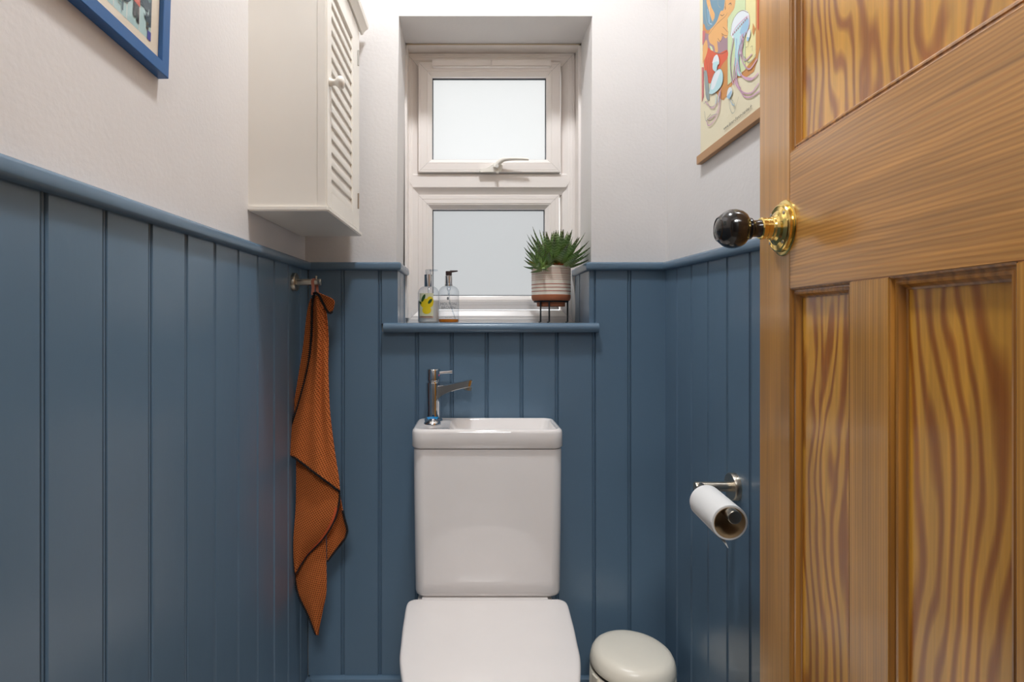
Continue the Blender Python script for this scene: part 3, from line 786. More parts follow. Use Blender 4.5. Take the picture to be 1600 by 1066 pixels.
# ------------------------------------------------------------------ towel
TY = 1.395
tw = empty('hand_towel', P(496, 458, TY), 'rust waffle-weave hand towel with black stitched edge, hanging by a loop', 'towel')
def tpt(x, y, d): return P(x, y, TY+d)
def cloth(left, right, depth, nu=26, nv=60, angle=20, th=.0016):
    """grid between two pixel polylines; depth(u,v) gives metres behind (+) / before (-) the peg"""
    L_ = resample(smoothcurve([(a, b, 0) for a, b in left], 6), nv); R_ = resample(smoothcurve([(a, b, 0) for a, b in right], 6), nv)
    G = []
    for j in range(nv):
        row = []
        for i in range(nu):
            u = i/(nu-1); v = j/(nv-1); p = L_[j].lerp(R_[j], u)
            row.append(tpt(p.x, p.y, depth(u, v)))
        G.append(row)
    return G
ca, sa = math.cos(math.radians(28)), math.sin(math.radians(28))
allv, allf, alluv = [], [], []
edges_tw = []
def add_cloth(G, rot=28, th=.0022):
    ca, sa = math.cos(math.radians(rot)), math.sin(math.radians(rot))
    nv, nu = len(G), len(G[0]); o = len(allv)
    nrm = []
    for j in range(nv):
        for i in range(nu):
            a = G[j][min(i+1, nu-1)]-G[j][max(i-1, 0)]; b = G[min(j+1, nv-1)][i]-G[max(j-1, 0)][i]
            n_ = a.cross(b)
            nrm.append(n_.normalized() if n_.length > 1e-12 else Vector((0,-1,0)))
    for layer in (0, 1):
        for j in range(nv):
            wacc = 0
            for i in range(nu):
                p = G[j][i]; n_ = nrm[j*nu+i]
                allv.append(tuple(p+n_*(th*(.5 if layer == 0 else -.5))))
                alluv.append((p.x*ca*1.0+p.z*sa, -p.x*sa+p.z*ca))
    K = nv*nu
    for j in range(nv-1):
        for i in range(nu-1):
            a, b, c_, d_ = o+j*nu+i, o+j*nu+i+1, o+(j+1)*nu+i+1, o+(j+1)*nu+i
            allf.append((a, b, c_, d_)); allf.append((a+K, d_+K, c_+K, b+K))
    per = [(0, i) for i in range(nu)]+[(j, nu-1) for j in range(1, nv)]+[(nv-1, i) for i in range(nu-2, -1, -1)]+[(j, 0) for j in range(nv-2, 0, -1)]
    for q in range(len(per)):
        a = o+per[q][0]*nu+per[q][1]; b = o+per[(q+1) % len(per)][0]*nu+per[(q+1) % len(per)][1]
        allf.append((a, a+K, b+K, b))
rip = lambda u, v, a=.006, f=2.2, ph=0: a*math.sin(f*2*PI*u*.5+ph+v*1.5)
# back fold left of the black edge
add_cloth(cloth([(486,466),(480,488),(474,540),(466,590),(458,640),(452,680),(449,705)], [(491,466),(489,520),(483,580),(476,640),(466,690),(458,712)], lambda u, v: .016-.008*u+.004*math.sin(7*v), 10, 50), 12)
# lower right flap
Gf = cloth([(505,745),(508,790),(510,830),(511,858),(511,878)], [(530,766),(534,790),(539,812),(543,829),(539,842)], lambda u, v: .020+.010*math.sin(3*u), 18, 30); add_cloth(Gf, -30)
# lowest tail
Gt = cloth([(470,800),(462,860),(461,896),(466,928),(481,960),(489,980),(494,992)], [(506,800),(509,840),(510,880),(510,925),(505,950),(500,975),(497,993)], lambda u, v: .020-.012*math.sin(PI*u)*(1-v*.6)+.004*math.sin(5*v+2*u)-.006*v, 22, 50); add_cloth(Gt, -15)
# middle fold
Gk = cloth([(463,708),(463,760),(462,800),(459,840),(459,870),(461,893)], [(527,755),(531,776),(524,810),(505,842),(480,868),(462,897)], lambda u, v: .002-.014*math.sin(PI*u)*(1-.5*v)+.005*math.sin(6*v+3*u)-.004*v, 30, 50); add_cloth(Gk, 32)
# main front drop
Gm = cloth([(490,461),(488,480),(487,520),(482,570),(470,620),(459,655),(444,700),(446,704)], [(505,463),(510,490),(513,530),(513,580),(515,640),(522,700),(529,745),(531,768)], lambda u, v: -.004-.016*math.sin(PI*u)*(.3+v)+.0045*math.sin(9*u+4*v)+.003*math.sin(16*u-5*v)+.004*v*u-.004*v, 34, 80)
add_cloth(Gm, 24)
# folded-over corner at the top
add_cloth(cloth([(496,457.5),(500,464),(505,475),(511,486),(517,489)], [(499,458),(508,462),(517,466),(522.5,471),(521,484)], lambda u, v: -.010-.012*math.sin(PI*v)*u-.004*u, 12, 20), 40)
m = MB(); m.v = allv; m.f = allf; m.mi = [0]*len(allf)
cl_ = m.build('cloth', M['towel'], tw, smooth=70, uvs=alluv)
def edging(path, r, n=70, off=-.0012):
    """stitched edge: a thin cord with short cross stitches, along one edge of the cloth"""
    path = [Vector(p)+Vector((0, off, 0)) for p in resample(path, n)]
    m = MB(); m.tube(path, r, 6)
    for a, b in zip(path, path[1:]):
        d = (b-a).normalized(); s_ = Vector((d.z, 0, -d.x))
        m.tube([a-s_*r*1.7-Vector((0, r*.6, 0)), a+s_*r*1.7-Vector((0, r*.6, 0))], r*.5, 4)
    return tag(m.build('edge_stitching', M['thread'], tw, smooth=60), 'black blanket stitching')
edging([row[0] for row in Gm], .0024, 80)
edging(Gm[-1], .0020, 50)
edging([row[-1] for row in Gk][4:]+[row[0] for row in Gt if row[0].z < Gk[-1][0].z], .0020, 100)
edging([row[-1] for row in Gf][12:]+[p for p in reversed(Gf[-1])], .0020, 40)
edging([tpt(x, y, d) for (x, y), d in zip([(490,459),(494,457.5),(499,462),(505,474),(511,486),(516,490),(520,487)], [-.010,-.014,-.018,-.022,-.024,-.022,-.018])], .0020, 30)
# orange hem tape beside the middle edge
m = MB()
B = [row[-1]+Vector((-.0008, -.0022, 0)) for row in Gk][12:]
A = [row[-4].lerp(row[-1], .35)+Vector((0, -.0026, 0)) for row in Gk][12:]
m.loft([A, B], False, False, False); m.loft([[p+Vector((0,.0012,0)) for p in A], [p+Vector((0,.0012,0)) for p in B]], False, False, False)
tag(m.build('hem_tape', M['orangetape'], tw), 'bright orange hem tape')
m = MB()
hz = 1.194
def loopx(x): return x
pth = [P(488.5, 461, TY-.010), P(489.5, 450, TY-.0095), P(490, 442, TY-.0093)]
xl = P(490, 440, TY).x
arc = [Vector((xl+.0006*a_, TY+.0092*math.cos(math.radians(180-a_*20)), hz+.0092*math.sin(math.radians(180-a_*20)))) for a_ in range(0, 10)]
dn = [P(495, 446, TY+.0095), P(496, 460, TY+.002)]
pp = [pth[0], pth[1]]+arc+dn
rows = []
for p in pp: rows.append([p+Vector((-.0036, 0, 0)), p+Vector((.0036, 0, 0))])
idx = []
m.loft(rows, False, False, False)
rows2 = [[p+Vector((-.0036, 0, -.0000))*1+Vector((0, -.0008 if q < 6 else .0008, .0004)), p+Vector((.0036, 0, 0))+Vector((0, -.0008 if q < 6 else .0008, .0004))] for q, p in enumerate(pp)]
m.loft(rows2, False, False, False)
tag(m.build('hanging_loop', M['pinkloop'], tw), 'pink tape hanging loop')
rebase(tw)

# ------------------------------------------------------------------ toilet roll holder and roll
hz = .7680
th_ = empty('toilet_roll_holder', (BR, 1.115, hz), 'brushed nickel toilet roll holder on the right wall', 'toilet roll holder')
m = MB(); m.lathe([(.0270, 0), (.0270, -.010), (.0258, -.0118), (.012, -.012)], (0,0,0), 'X', 40); m.build('wall_disc', M['nickel'], th_, smooth=40)
AX = -.0715
m = MB(); m.lathe([(.0096, -.010), (.0096, AX-.009+.001), (.0088, AX-.0100)], (0,0,0), 'X', 28); m.build('post', M['nickel'], th_, smooth=40)
m = MB(); m.lathe([(.0096, 0), (.0096, .134), (.0118, .1345), (.0118, .149), (.0110, .1498)], (AX, 0, -.0005), (0,-1,-.058), 28); m.build('arm', M['nickel'], th_, smooth=35)
# roll hangs on the arm
rx = BR+AX; ri, ro = .0270, .0318
rz = hz-.0005-.0046+.0096-ri+.0002
rl = empty('toilet_roll', (rx, 1.036, rz), 'nearly used-up white toilet roll hanging on the nickel arm', 'toilet roll')
L2 = .0505
rl.rotation_euler = (math.radians(3.3), 0, 0)
m = MB()
n = 48
def circ(r, y, a0=0): return [(r*math.cos(2*PI*q/n+a0), y, r*math.sin(2*PI*q/n+a0)) for q in range(n)]
m.loft([circ(ri+.0010, -L2), circ(ro-.0006, -L2), circ(ro, -L2+.0006), circ(ro, L2-.0006), circ(ro-.0006, L2), circ(ri+.0010, L2), circ(ri+.001, -L2)], True, False, False)
m.build('paper', M['paper'], rl, smooth=40)
m = MB(); m.loft([circ(ri, -L2-.0003), circ(ri+.0010, -L2-.0003), circ(ri+.0010, L2+.0003), circ(ri, L2+.0003), circ(ri, -L2-.0003)], True, False, False)
m.build('cardboard_core', M['card'], rl, smooth=40)
m = MB()
tail = []
for q in range(9):
    t = q/8; a = math.radians(200+40*t); r_ = ro+.0006
    tail.append((r_*math.cos(a), r_*math.sin(a)))
ex0, ez0 = tail[-1]
for q in range(1, 7):
    t = q/6; tail.append((ex0+.014*t+.001*t*t, ez0-.0165*t-.002*t*t))
def tailrow(off):
    rows = []
    for q, (x, z) in enumerate(tail):
        t = max(0, (q-8)/6)
        rows.append([(x+off, -L2+.0004, z), (x+off*1, -L2+(2*L2-.001)*(1-.85*t), z+.010*t)])
    return rows
m.loft(tailrow(0), False, False, False); m.loft(tailrow(.0004), False, False, False)
m.build('loose_end', M['paper'], rl, smooth=60)

# ------------------------------------------------------------------ soap bottles
BY = 1.60
kb = BY/F
def bottle(name, label, px0, px1, ysh, ycol0, ycol1, group=None):
    cx = ((px0+px1)/2-VX)*kb; r = (px1-px0)/2*kb
    o = empty(name, (cx, BY, ZS), label, 'bottle')
    z = lambda py: CZ+(VY-py)*kb-ZS
    h1 = z(ysh); h2 = z(ycol1)
    rn = .0105
    prof = [(r-.004, .0), (r-.001, .0008), (r, .004), (r, h1)]
    for q in range(1, 9):
        a = q/8*PI/2; prof.append((rn+(r-rn)*math.cos(a), h1+(h2-.002-h1)*math.sin(a)))
    prof.append((rn, h2))
    m = MB(); m.lathe(prof, (0,0,0), 'Z', 48); m.build('bottle_body', M['clearplastic'], o, smooth=50)
    return o, r, z, h1, h2
o, r, z, h1, h2 = bottle('lotion_bottle', 'clear pump bottle half full of white lotion with a lemon picture, silver collar', 653, 686, 459, 429, 446.5)
m = MB(); m.lathe([(r-.005, .0012), (r-.0018, .003), (r-.0015, .006), (r-.0015, z(470)), (.001, z(470)+.0003)], (0,0,0), 'Z', 40); m.build('lotion', M['lotion'], o)
m = MB(); m.lathe([(.0118, h2-.003), (.0118, z(429.5)), (.0110, z(429))], (0,0,0), 'Z', 32); m.build('collar', M['chrome'], o)
m = MB(); m.lathe([(.0045, z(429)), (.0085, z(428.5)), (.0088, z(422)), (.007, z(421.4))], (0,0,0), 'Z', 24); m.tube([(.004, -.002, z(422.6)), (.026, -.006, z(422.9))], [.0034, .0022], 10); m.build('pump_head', M['pumpclear'], o)
m = MB(); m.tube([(0,0,h2), (.002,0,.012)], .0022, 8); m.build('dip_tube', M['pumpclear'], o)
# label art wrapped on the bottle: (x px, y px) -> cylinder
def wrap(px, py, cpx, rr_, off):
    dx = (px-cpx)*kb; rr_ = rr_+off
    dx = max(-rr_*.98, min(rr_*.98, dx))
    return (dx, -math.sqrt(rr_*rr_-dx*dx), CZ+(VY-py)*kb-ZS)
def wrapgrid(m, poly_fn, cpx, rr_, off, x0, x1, nx=14):
    """poly_fn(x)->(ytop,ybot) column strips"""
    cols = []
    for q in range(nx+1):
        x = x0+(x1-x0)*q/nx; a, b = poly_fn(x); cols.append([wrap(x, a, cpx, rr_, off), wrap(x, b, cpx, rr_, off)])
    m.loft(cols, False, False, False)
def ell(cx, cy, a, b, tilt=0):
    def f(x):
        t = max(0, 1-((x-cx)/a)**2)**.5*b; return (cy-t+(x-cx)*tilt, cy+t+(x-cx)*tilt)
    return f
cp = 669.5
lab = []
m = MB()
m.cur = 0; wrapgrid(m, lambda x: (459, 494), cp, r, .0003, 656.5, 678)
m.cur = 1; wrapgrid(m, ell(668, 475, 10, 7.5, 0), cp, r, .0006, 658.2, 677.8)
m.cur = 1; wrapgrid(m, ell(673, 472, 5.5, 8, 0), cp, r, .0007, 667.6, 678.4)
m.cur = 1; wrapgrid(m, ell(668, 485, 7, 6, 0), cp, r, .0007, 661.2, 674.8)
m.cur = 2; wrapgrid(m, ell(662.8, 466.5, 3.4, 4.2, -1.2), cp, r, .0010, 659.5, 666.1)
m.cur = 2; wrapgrid(m, ell(673.2, 471.5, 3.3, 3.0, -.7), cp, r, .0010, 670, 676.4)
m.cur = 2; wrapgrid(m, ell(658, 473.5, 2, 1.8, .5), cp, r, .0010, 656.2, 659.8)
m.cur = 3; wrapgrid(m, lambda x: (494, 497), cp, r, .0004, 656.5, 678)
m.cur = 4; wrapgrid(m, lambda x: (494.6, 495.6), cp, r, .0008, 658, 676)
m.build('label', parent=o, mats=[flat(222, 220, 186), flat(232, 204, 20), flat(44, 84, 30), flat(206, 168, 146), flat(120, 96, 84)])
o, r, z, h1, h2 = bottle('soap_bottle', 'nearly empty clear pump bottle with amber soap left and a brown pump', 685.2, 717.2, 458, 431, 446)
m = MB(); m.lathe([(r-.005, .0012), (r-.0018, .0025), (r-.0015, .005), (r-.0015, .0105), (.001, .0106)], (0,0,0), 'Z', 40); m.build('soap', M['amber'], o)
m = MB(); m.lathe([(.0116, h2-.002), (.0116, z(446)+.003), (.0106, z(444)), (.0106, z(431.5)), (.0098, z(431))], (0,0,0), 'Z', 32); m.build('collar', M['chrome'], o)
m = MB(); m.lathe([(.0045, z(431)), (.0090, z(430.6)), (.0092, z(425)), (.0085, z(424))], (0,0,0), 'Z', 24); m.tube([(.004, -.002, z(424.6)), (.0255, -.004, z(423.8))], [.0036, .0019], 10); m.build('pump_head', M['brownplastic'], o)
m = MB(); m.lathe([(.0055, h2-.001), (.0055, h2-.012), (.0028, h2-.016), (.0028, h2-.026)], (0,0,0), 'Z', 16); m.tube([(0,0,h2-.024), (.003,0,h2-.05), (.0205,0,.006)], .0017, 8); m.build('dip_tube', M['pumpclear'], o)
def text(name, body, size, mt, loc, rot, parent, shear=0, spacing=1.0, extrude=.00005, width=0):
    c = bpy.data.curves.new(name, 'FONT'); c.body = body; c.size = size; c.align_x = 'CENTER'; c.shear = shear; c.space_character = spacing
    c.extrude = extrude; c.materials.append(mt); c.resolution_u = 3
    t0 = bpy.data.objects.new('type', c); C.objects.link(t0)
    if width:
        bpy.context.view_layer.update(); c.size *= width/max(t0.dimensions.x, 1e-4)
    bpy.context.view_layer.update()
    me = bpy.data.meshes.new_from_object(t0.evaluated_get(bpy.context.evaluated_depsgraph_get())); me.name = name
    bpy.data.objects.remove(t0)
    t = bpy.data.objects.new(name, me); C.objects.link(t); t.parent = parent; t.location = loc; t.rotation_euler = rot
    return t
gr = flat(112, 116, 120)
for body, py, sz in (('MOLTON', 477.5, .0105), ('BROWN', 483, .0105), ('hand wash', 497, .0045)):
    text('lettering', body, sz, gr, (0, -r-.0006, z(py)), (PI/2, 0, 0), o)
m = MB(); wrapgrid(m, lambda x: (461.6, 462.2), 701.2, r, .0004, 689, 713.5); wrapgrid(m, ell(700.5, 467, 1.6, 2.4), 701.2, r, .0005, 699, 702); m.build('label_mark', gr, o)

# ------------------------------------------------------------------ plant stand, pot and succulent
PYp = 1.60; PXc = (861-VX)*kb
stn = empty('plant_stand', (PXc, PYp, ZS), 'black metal ring stand with thin legs on the window sill', 'plant stand')
zr = CZ+(VY-471.5)*kb-ZS
m = MB(); rs = .0475
ringp = [(rs*math.cos(2*PI*q/40), rs*math.sin(2*PI*q/40), zr) for q in range(41)]
m.tube(ringp, .0022, 8, False); m.build('ring', M['blackmetal'], stn, smooth=60)
for (lx, ly) in ((-.0335, -.0300), (-.0115, -.0465), (.0437, -.0200)):
    m = MB(); m.tube([(lx, ly, zr), (lx, ly, .0008+.0015)], .0023, 8); m.tube([(lx, ly, .0022), (lx-.006, ly, .0018)], .0017, 6)
    m.build('leg', M['blackmetal'], stn, smooth=60)
pot = empty('potted_succulent', (PXc, PYp, ZS), 'spiky green banded succulent in a cream pot with rust print', 'plant')
zt, zb_ = CZ+(VY-417)*kb-ZS, CZ+(VY-470.2)*kb-ZS
R = .0555
zz = lambda py: CZ+(VY-py)*kb-ZS
m = MB()
m.lathe([(R-.004, zt-.018), (R-.0035, zt-.001), (R-.002, zt), (R, zt-.0015), (R, zz(461.3))], (0,0,0), 'Z', 64, False); m.build('pot', M['potwhite'], pot, smooth=50)
m = MB(); m.lathe([(R, zz(461.3)), (R, zz(466)), (R-.003, zz(470)), (R-.010, zz(471)), (.0405, zz(471.2)), (.0400, zz(478.6)), (.038, zz(479.2)), (.001, zz(479.2))], (0,0,0), 'Z', 64, False); m.build('pot_base', M['terracotta'], pot, smooth=50)
m = MB(); m.lathe([(R-.0042, zt-.008), (.02, zt-.004), (.001, zt-.003)], (0,0,0), 'Z', 32, False); m.build('soil', M['soil'], pot)
# printed bands
m = MB()
def band(y0, y1, solid=True, n=0, dot=.5):
    r_ = R+.0002; z0, z1 = zz(y1), zz(y0)
    if solid:
        m.lathe([(r_, z0), (r_, z1)], (0,0,0), 'Z', 64, False)
    else:
        for q in range(n):
            a0 = 2*PI*q/n; a1 = a0+2*PI/n*dot
            m.poly([(r_*math.cos(a0), r_*math.sin(a0), z0), (r_*math.cos(a1), r_*math.sin(a1), z0), (r_*math.cos(a1), r_*math.sin(a1), z1), (r_*math.cos(a0), r_*math.sin(a0), z1)])
def zig(y0, y1, n):
    r_ = R+.0002; wdt = (zz(y0)-zz(y1))
    for ph in (0, 1):
        A_, B_ = [], []
        for q in range(n*8+1):
            a = 2*PI*q/(n*8); s = math.sin(2*PI*q/16+ph*PI); zc = (zz(y0)+zz(y1))/2+s*wdt*.5
            A_.append((r_*math.cos(a), r_*math.sin(a), zc-.0005)); B_.append((r_*math.cos(a), r_*math.sin(a), zc+.0005))
        m.loft([A_, B_], False, False, False)
for (a, b) in ((421.2, 422.2), (429.2, 430.2), (438.4, 439.2)): band(a, b, False, 90, .62)
zig(424, 428.2, 60); zig(432.3, 436.6, 60)
for (a, b) in ((445.0, 445.9), (450.2, 451.0), (455.6, 456.4)): band(a-.4, b+.4, False, 84, .55); band(a+.2, b-.2)
m.build('pot_pattern', M['potprint'], pot, smooth=0)
# leaves
def leaf_mesh(L, Wd, curve, thick=.010):
    m = MB(); uvs = []
    ns_ = 9
    rings = []
    for q in range(ns_):
        t = q/(ns_-1)
        wv = Wd*(1-t)**.85*(.72+.9*t*(1-t))*.5+.0002
        x = L*t*math.cos(curve*t*.5); zc = L*t*math.sin(curve*t*.5)
        tk = thick*(1-t)**.7*.5+.0001
        rings.append([(x, -wv, zc+tk*.35), (x, 0, zc-tk*1.6), (x, wv, zc+tk*.35), (x, wv*.45, zc+tk*.5), (x, 0, zc+tk*.35), (x, -wv*.45, zc+tk*.5)])
        uvs += [(0, t), (.25, t), (.5, t), (.6, t), (.75, t), (.9, t)]
    m.loft(rings)
    return m, uvs
def leaf(base, az, el, L, Wd, curve, mt='leaf'):
    mm, uvs = leaf_mesh(L, Wd, curve)
    o_ = mm.build('leaf', M[mt], pot, smooth=45, uvs=uvs)
    o_.location = base; o_.rotation_euler = (0, -el, az)
    return o_
def rosette(c, n, L, Wd, el0, el1, lean=(0, 0), rnd=.12):
    ga = math.radians(137.5)
    for q in range(n):
        t = q/(n-1)
        az = q*ga+random.uniform(-rnd, rnd)
        el = el0+(el1-el0)*t+random.uniform(-.08, .08)
        d = Vector((math.cos(az)*math.cos(el), math.sin(az)*math.cos(el), math.sin(el)))+Vector((lean[0], lean[1], 0))
        az2 = math.atan2(d.y, d.x); el2 = math.atan2(d.z, math.hypot(d.x, d.y))
        leaf((c[0]+.004*math.cos(az)*(1-t), c[1]+.004*math.sin(az)*(1-t), c[2]+.018*t), az2, el2-.12, L*(.78+.30*math.sin(PI*min(1, t+.25)))*random.uniform(.9, 1.1), Wd*(1.05-.35*t), .5)
cz = zt-.006
rosette((.012, -.004, cz+.008), 52, .106, .0480, .30, 1.5, (.18, -.10))
rosette((.026, -.016, cz+.004), 28, .078, .0400, .15, 1.25, (.34, -.22))
rosette((-.014, -.018, cz+.004), 28, .074, .0380, .35, 1.4, (-.06, -.14))
rosette((-.034, -.024, cz+.003), 24, .050, .0240, -.05, 1.2, (-.16, -.2))
rosette((-.030, -.047, cz-.003), 18, .032, .0130, -.5, 1.1, (-.15, -.3))
for (az, el, L, mt) in ((185, .25, .040, 'yellowleaf'), (192, .02, .042, 'driedleaf'), (200, .12, .032, 'driedleaf'), (-12, .08, .045, 'driedleaf'), (-25, -.02, .036, 'driedleaf'), (-70, .02, .036, 'driedleaf'), (-80, .12, .030, 'yellowleaf'), (-95, 0, .032, 'driedleaf'), (-50, -.05, .035, 'driedleaf')):
    a = math.radians(az); c0 = (-.030 if 150 < az < 210 else .018, -.020, zt+.001)
    if -100 < az < -40: c0 = (.006, -.028, zt+.002)
    leaf(c0, a, el, L, .011, .2, mt)

# ------------------------------------------------------------------ picture on the left wall
pic = empty('picture_frame', (XL, .7, 1.455), 'cobalt blue box frame with a pale garden-room print, on the left wall', 'picture')
# local axes: y along the wall (towards the window), z up, x out of wall; corner tilt
tilt = math.radians(-3.1)
FW, FH = .30, .40
pic.location = (XL+.0003, .8165, 1.4515)
pic.rotation_euler = (tilt, 0, 0)
plp = lambda a, b, d: (d, a, b)
m = MB()
m.mitre((-FW, 0, 0, FH), [(0, 0), (0, .0145), (.0008, .0152), (.0172, .0152), (.018, .0145), (.018, .0080), (.018, 0)], plp)
m.build('frame', M['frameblue'], pic, smooth=25)
m = MB(); m.box((.0015, -FW+.01, .01), (.0085, -.01, FH-.01)); m.build('mount', flat(252, 236, 214), pic)
m = MB(); m.box((.0098, -FW+.0165, .0165), (.0104, -.0165, FH-.0165)); m.build('glazing', M['glazing'], pic)
# print: laid out in mm from the lower right corner of the artwork
m = MB(); inks = [flat(190, 220, 220), flat(58, 80, 94), flat(232, 112, 96), flat(58, 56, 62), flat(232, 232, 226), flat(70, 74, 168), flat(214, 160, 136), flat(110, 146, 150), flat(84, 78, 60)]
A0 = (-.0375, .0345)
layer = [0]
def ink(i, pts):
    m.cur = i; layer[0] += 1; xx = .0086+layer[0]*.00003
    m.poly([(xx, A0[0]-a/1000, A0[1]+b/1000) for a, b in pts])
def blob(i, cx, cy, a, b, rot=0, n=18, wob=.0):
    pts = []
    for q in range(n):
        t = 2*PI*q/n; rr_ = 1+wob*math.sin(5*t)
        x, y = a*rr_*math.cos(t), b*rr_*math.sin(t); c_, s_ = math.cos(rot), math.sin(rot)
        pts.append((cx+x*c_-y*s_, cy+x*s_+y*c_))
    ink(i, pts)
def lf(i, x, y, L, ang, wd):
    a = math.radians(ang); d = (math.cos(a), math.sin(a)); nn = (-d[1], d[0])
    ink(i, [(x, y), (x+d[0]*L*.5+nn[0]*wd, y+d[1]*L*.5+nn[1]*wd), (x+d[0]*L, y+d[1]*L), (x+d[0]*L*.5-nn[0]*wd, y+d[1]*L*.5-nn[1]*wd)])
ink(0, [(0, 0), (228, 0), (228, 330), (0, 330)])
for k_ in range(8):                       # pale window bars
    ink(4, [(26+k_*27, 0), (27.5+k_*27, 0), (27.5+k_*27, 330), (26+k_*27, 330)])
for b in (52, 120, 190, 260): ink(4, [(0, b), (228, b), (228, b+1.4), (0, b+1.4)])
ink(1, [(0, 20), (5, 18), (6, 60), (2, 90), (0, 90)])
blob(1, 14, 47, 10, 11, .2, 20, .12); blob(7, 8, 62, 8, 9, .2, 20, .15); blob(1, 20, 66, 6, 10, 0, 16, .1)
for (a_, b_, c_, d_) in ((3, 74, 16, 52), (16, 60, 24, 44)): ink(4, [(a_, b_), (a_+1, b_), (c_+1, d_), (c_, d_)])
ink(5, [(0, 0), (8.5, 0), (8.5, 12.5), (0, 12.5)])
ink(8, [(6, 12.5), (11, 12.5), (11, 24), (8, 25), (6, 22)])
for a_ in (70, 95, 120, 40): lf(1, 8.5, 22, 14, a_, 1.8)
lf(1, 12, 14, 14, 140, 1.8)
ink(1, [(9, 28), (12, 28), (11, 40), (10, 40)])
# figure
ink(3, [(28, 8), (34, 10), (34, 34), (29, 34)]); ink(3, [(36, 12), (42, 14), (41, 36), (35, 35)])
ink(2, [(27, 32), (43, 34), (42, 60), (37, 66), (32, 64), (28, 50)]); ink(6, [(35, 60), (41, 60), (41, 72), (36, 72)])
blob(6, 38, 74, 4, 5); blob(3, 39, 77, 5, 4); lf(3, 40, 58, 10, -40, 1.5); lf(3, 40, 58, 9, -80, 1.4)
blob(1, 24, 44, 3, 7)
for cx in (64, 92, 128, 165):
    for a_ in range(20, 175, 26): lf(1, cx, 8+cx*.18, 20, a_, 2.8)
    ink(1, [(cx-1, cx*.18-6), (cx+1, cx*.18-6), (cx+1, cx*.18+10), (cx-1, cx*.18+10)])
    lf(7, cx, cx*.18+2, 13, 8, 2)
blob(7, 80, 60, 12, 18, .3, 20, .15); blob(1, 120, 80, 14, 18, .3, 20, .15); blob(7, 150, 150, 22, 26, .3, 20, .12); blob(1, 60, 150, 22, 26, .3, 20, .12)
m.build('print', parent=pic, smooth=0, mats=inks)

# ------------------------------------------------------------------ poster on the right wall
pos = empty('hanging_poster', (XR, 1.1, 1.46), 'jellyfish poster hung from wooden rods on the right wall', 'poster')
pos.location = (XR-.0005, 1.304, 1.4610)
pt = math.radians(-1.3)
pos.rotation_euler = (pt, 0, 0)
PW, PH = .42, .62
PXS = XR-.0075
# local: y along wall (0 = window end, negative towards camera), z up, x out of the wall negative
m = MB(); m.box((-.0125, -PW-.012, 0), (-.0005, 0, .0195), .0008); m.build('rod', M['rodwood'], pos, smooth=50)
m = MB(); m.box((-.0125, -PW-.012, PH), (-.0005, 0, PH+.0195), .0008); m.build('rod', M['rodwood'], pos, smooth=50)
m = MB()
rows = []
for q in range(13):
    t = q/12; c_ = .0015*math.exp(-t*8)
    rows.append([(-.0062-c_, -.0115, .017+(PH-.015)*t), (-.0062, -.04, .017+(PH-.015)*t), (-.0062, -PW, .017+(PH-.015)*t)])
m.loft(rows, False, False, False); m.build('paper', flat(232, 222, 192), pos, smooth=60)
minv = (Matrix.Translation(pos.location) @ Matrix.Rotation(pt, 4, 'X')).inverted()
PXI = XR-.0005-.0064
def pp_(px, py):
    Y = PXI*F/(px-VX); v = minv @ Vector((PXI, Y, CZ+(VY-py)*Y/F)); return v.y, v.z
m = MB(); inks = [flat(232, 176, 112), flat(116, 150, 168), flat(222, 100, 70), flat(190, 224, 228), flat(214, 170, 196), flat(210, 146, 84), flat(166, 136, 144), flat(236, 226, 168), flat(110, 90, 76), flat(208, 222, 176), flat(150, 160, 158), flat(206, 120, 120), flat(226, 232, 236), flat(160, 198, 222)]
PL = [0]
def pin(i, pts, sm=True, closed=True):
    q = [pp_(x, y) for x, y in pts]
    if sm and len(q) > 4:
        c2 = smoothcurve([Vector((a, b, 0)) for a, b in q+[q[0]]], 4)[:-1]; q = [(p.x, p.y) for p in c2]
    m.cur = i; PL[0] += 1; xx = -.0066-PL[0]*.000018
    m.poly([(xx, a, b) for a, b in q])
def pline(i, pts, wd=.0012, taper=False):
    q = [pp_(x, y) for x, y in pts]
    c2 = smoothcurve([Vector((a, b, 0)) for a, b in q], 6) if len(q) > 2 else [Vector((a, b, 0)) for a, b in q]
    A_, B_ = [], []; m.cur = i; PL[0] += 1; xx = -.0066-PL[0]*.000018
    for k_, p in enumerate(c2):
        d = (c2[min(k_+1, len(c2)-1)]-c2[max(k_-1, 0)]); d = d.normalized() if d.length > 0 else Vector((1,0,0))
        w_ = wd*.5*(1-.7*k_/len(c2) if taper else 1)
        A_.append((xx, p.x-d.y*w_, p.y+d.x*w_)); B_.append((xx, p.x+d.y*w_, p.y-d.x*w_))
    m.loft([A_, B_], False, False, False)
# painted scene above the cream margin
pin(5, [(1098.5, 0), (1098, 60), (1107, 118), (1118, 145), (1131, 157), (1139, 140), (1152, 122), (1167, 120), (1178, 112), (1184, 92), (1190, 60), (1190, -160), (1098.5, -160)], False)
pin(9, [(1137, 0), (1137, 133), (1165, 108), (1165, -120), (1137, -120)], False)
pin(7, [(1165, -120), (1165, 107), (1181, 88), (1181, -120)], False)
pline(8, [(1137, -100), (1137, 133)], .0011); pline(8, [(1165, -100), (1165, 107)], .0011); pline(8, [(1137, 134), (1166, 109)], .001)
pin(6, [(1098.5, 50), (1126, 60), (1137, 50), (1137, 85), (1112, 92), (1098, 80)], False)
pin(2, [(1106, 74), (1112, 78), (1122, 84), (1136, 78), (1137, 90), (1128, 102), (1116, 126), (1106, 128), (1100, 100)])
pin(5, [(1127, 104), (1137, 92), (1137, 150), (1128, 156), (1122, 150)], False)
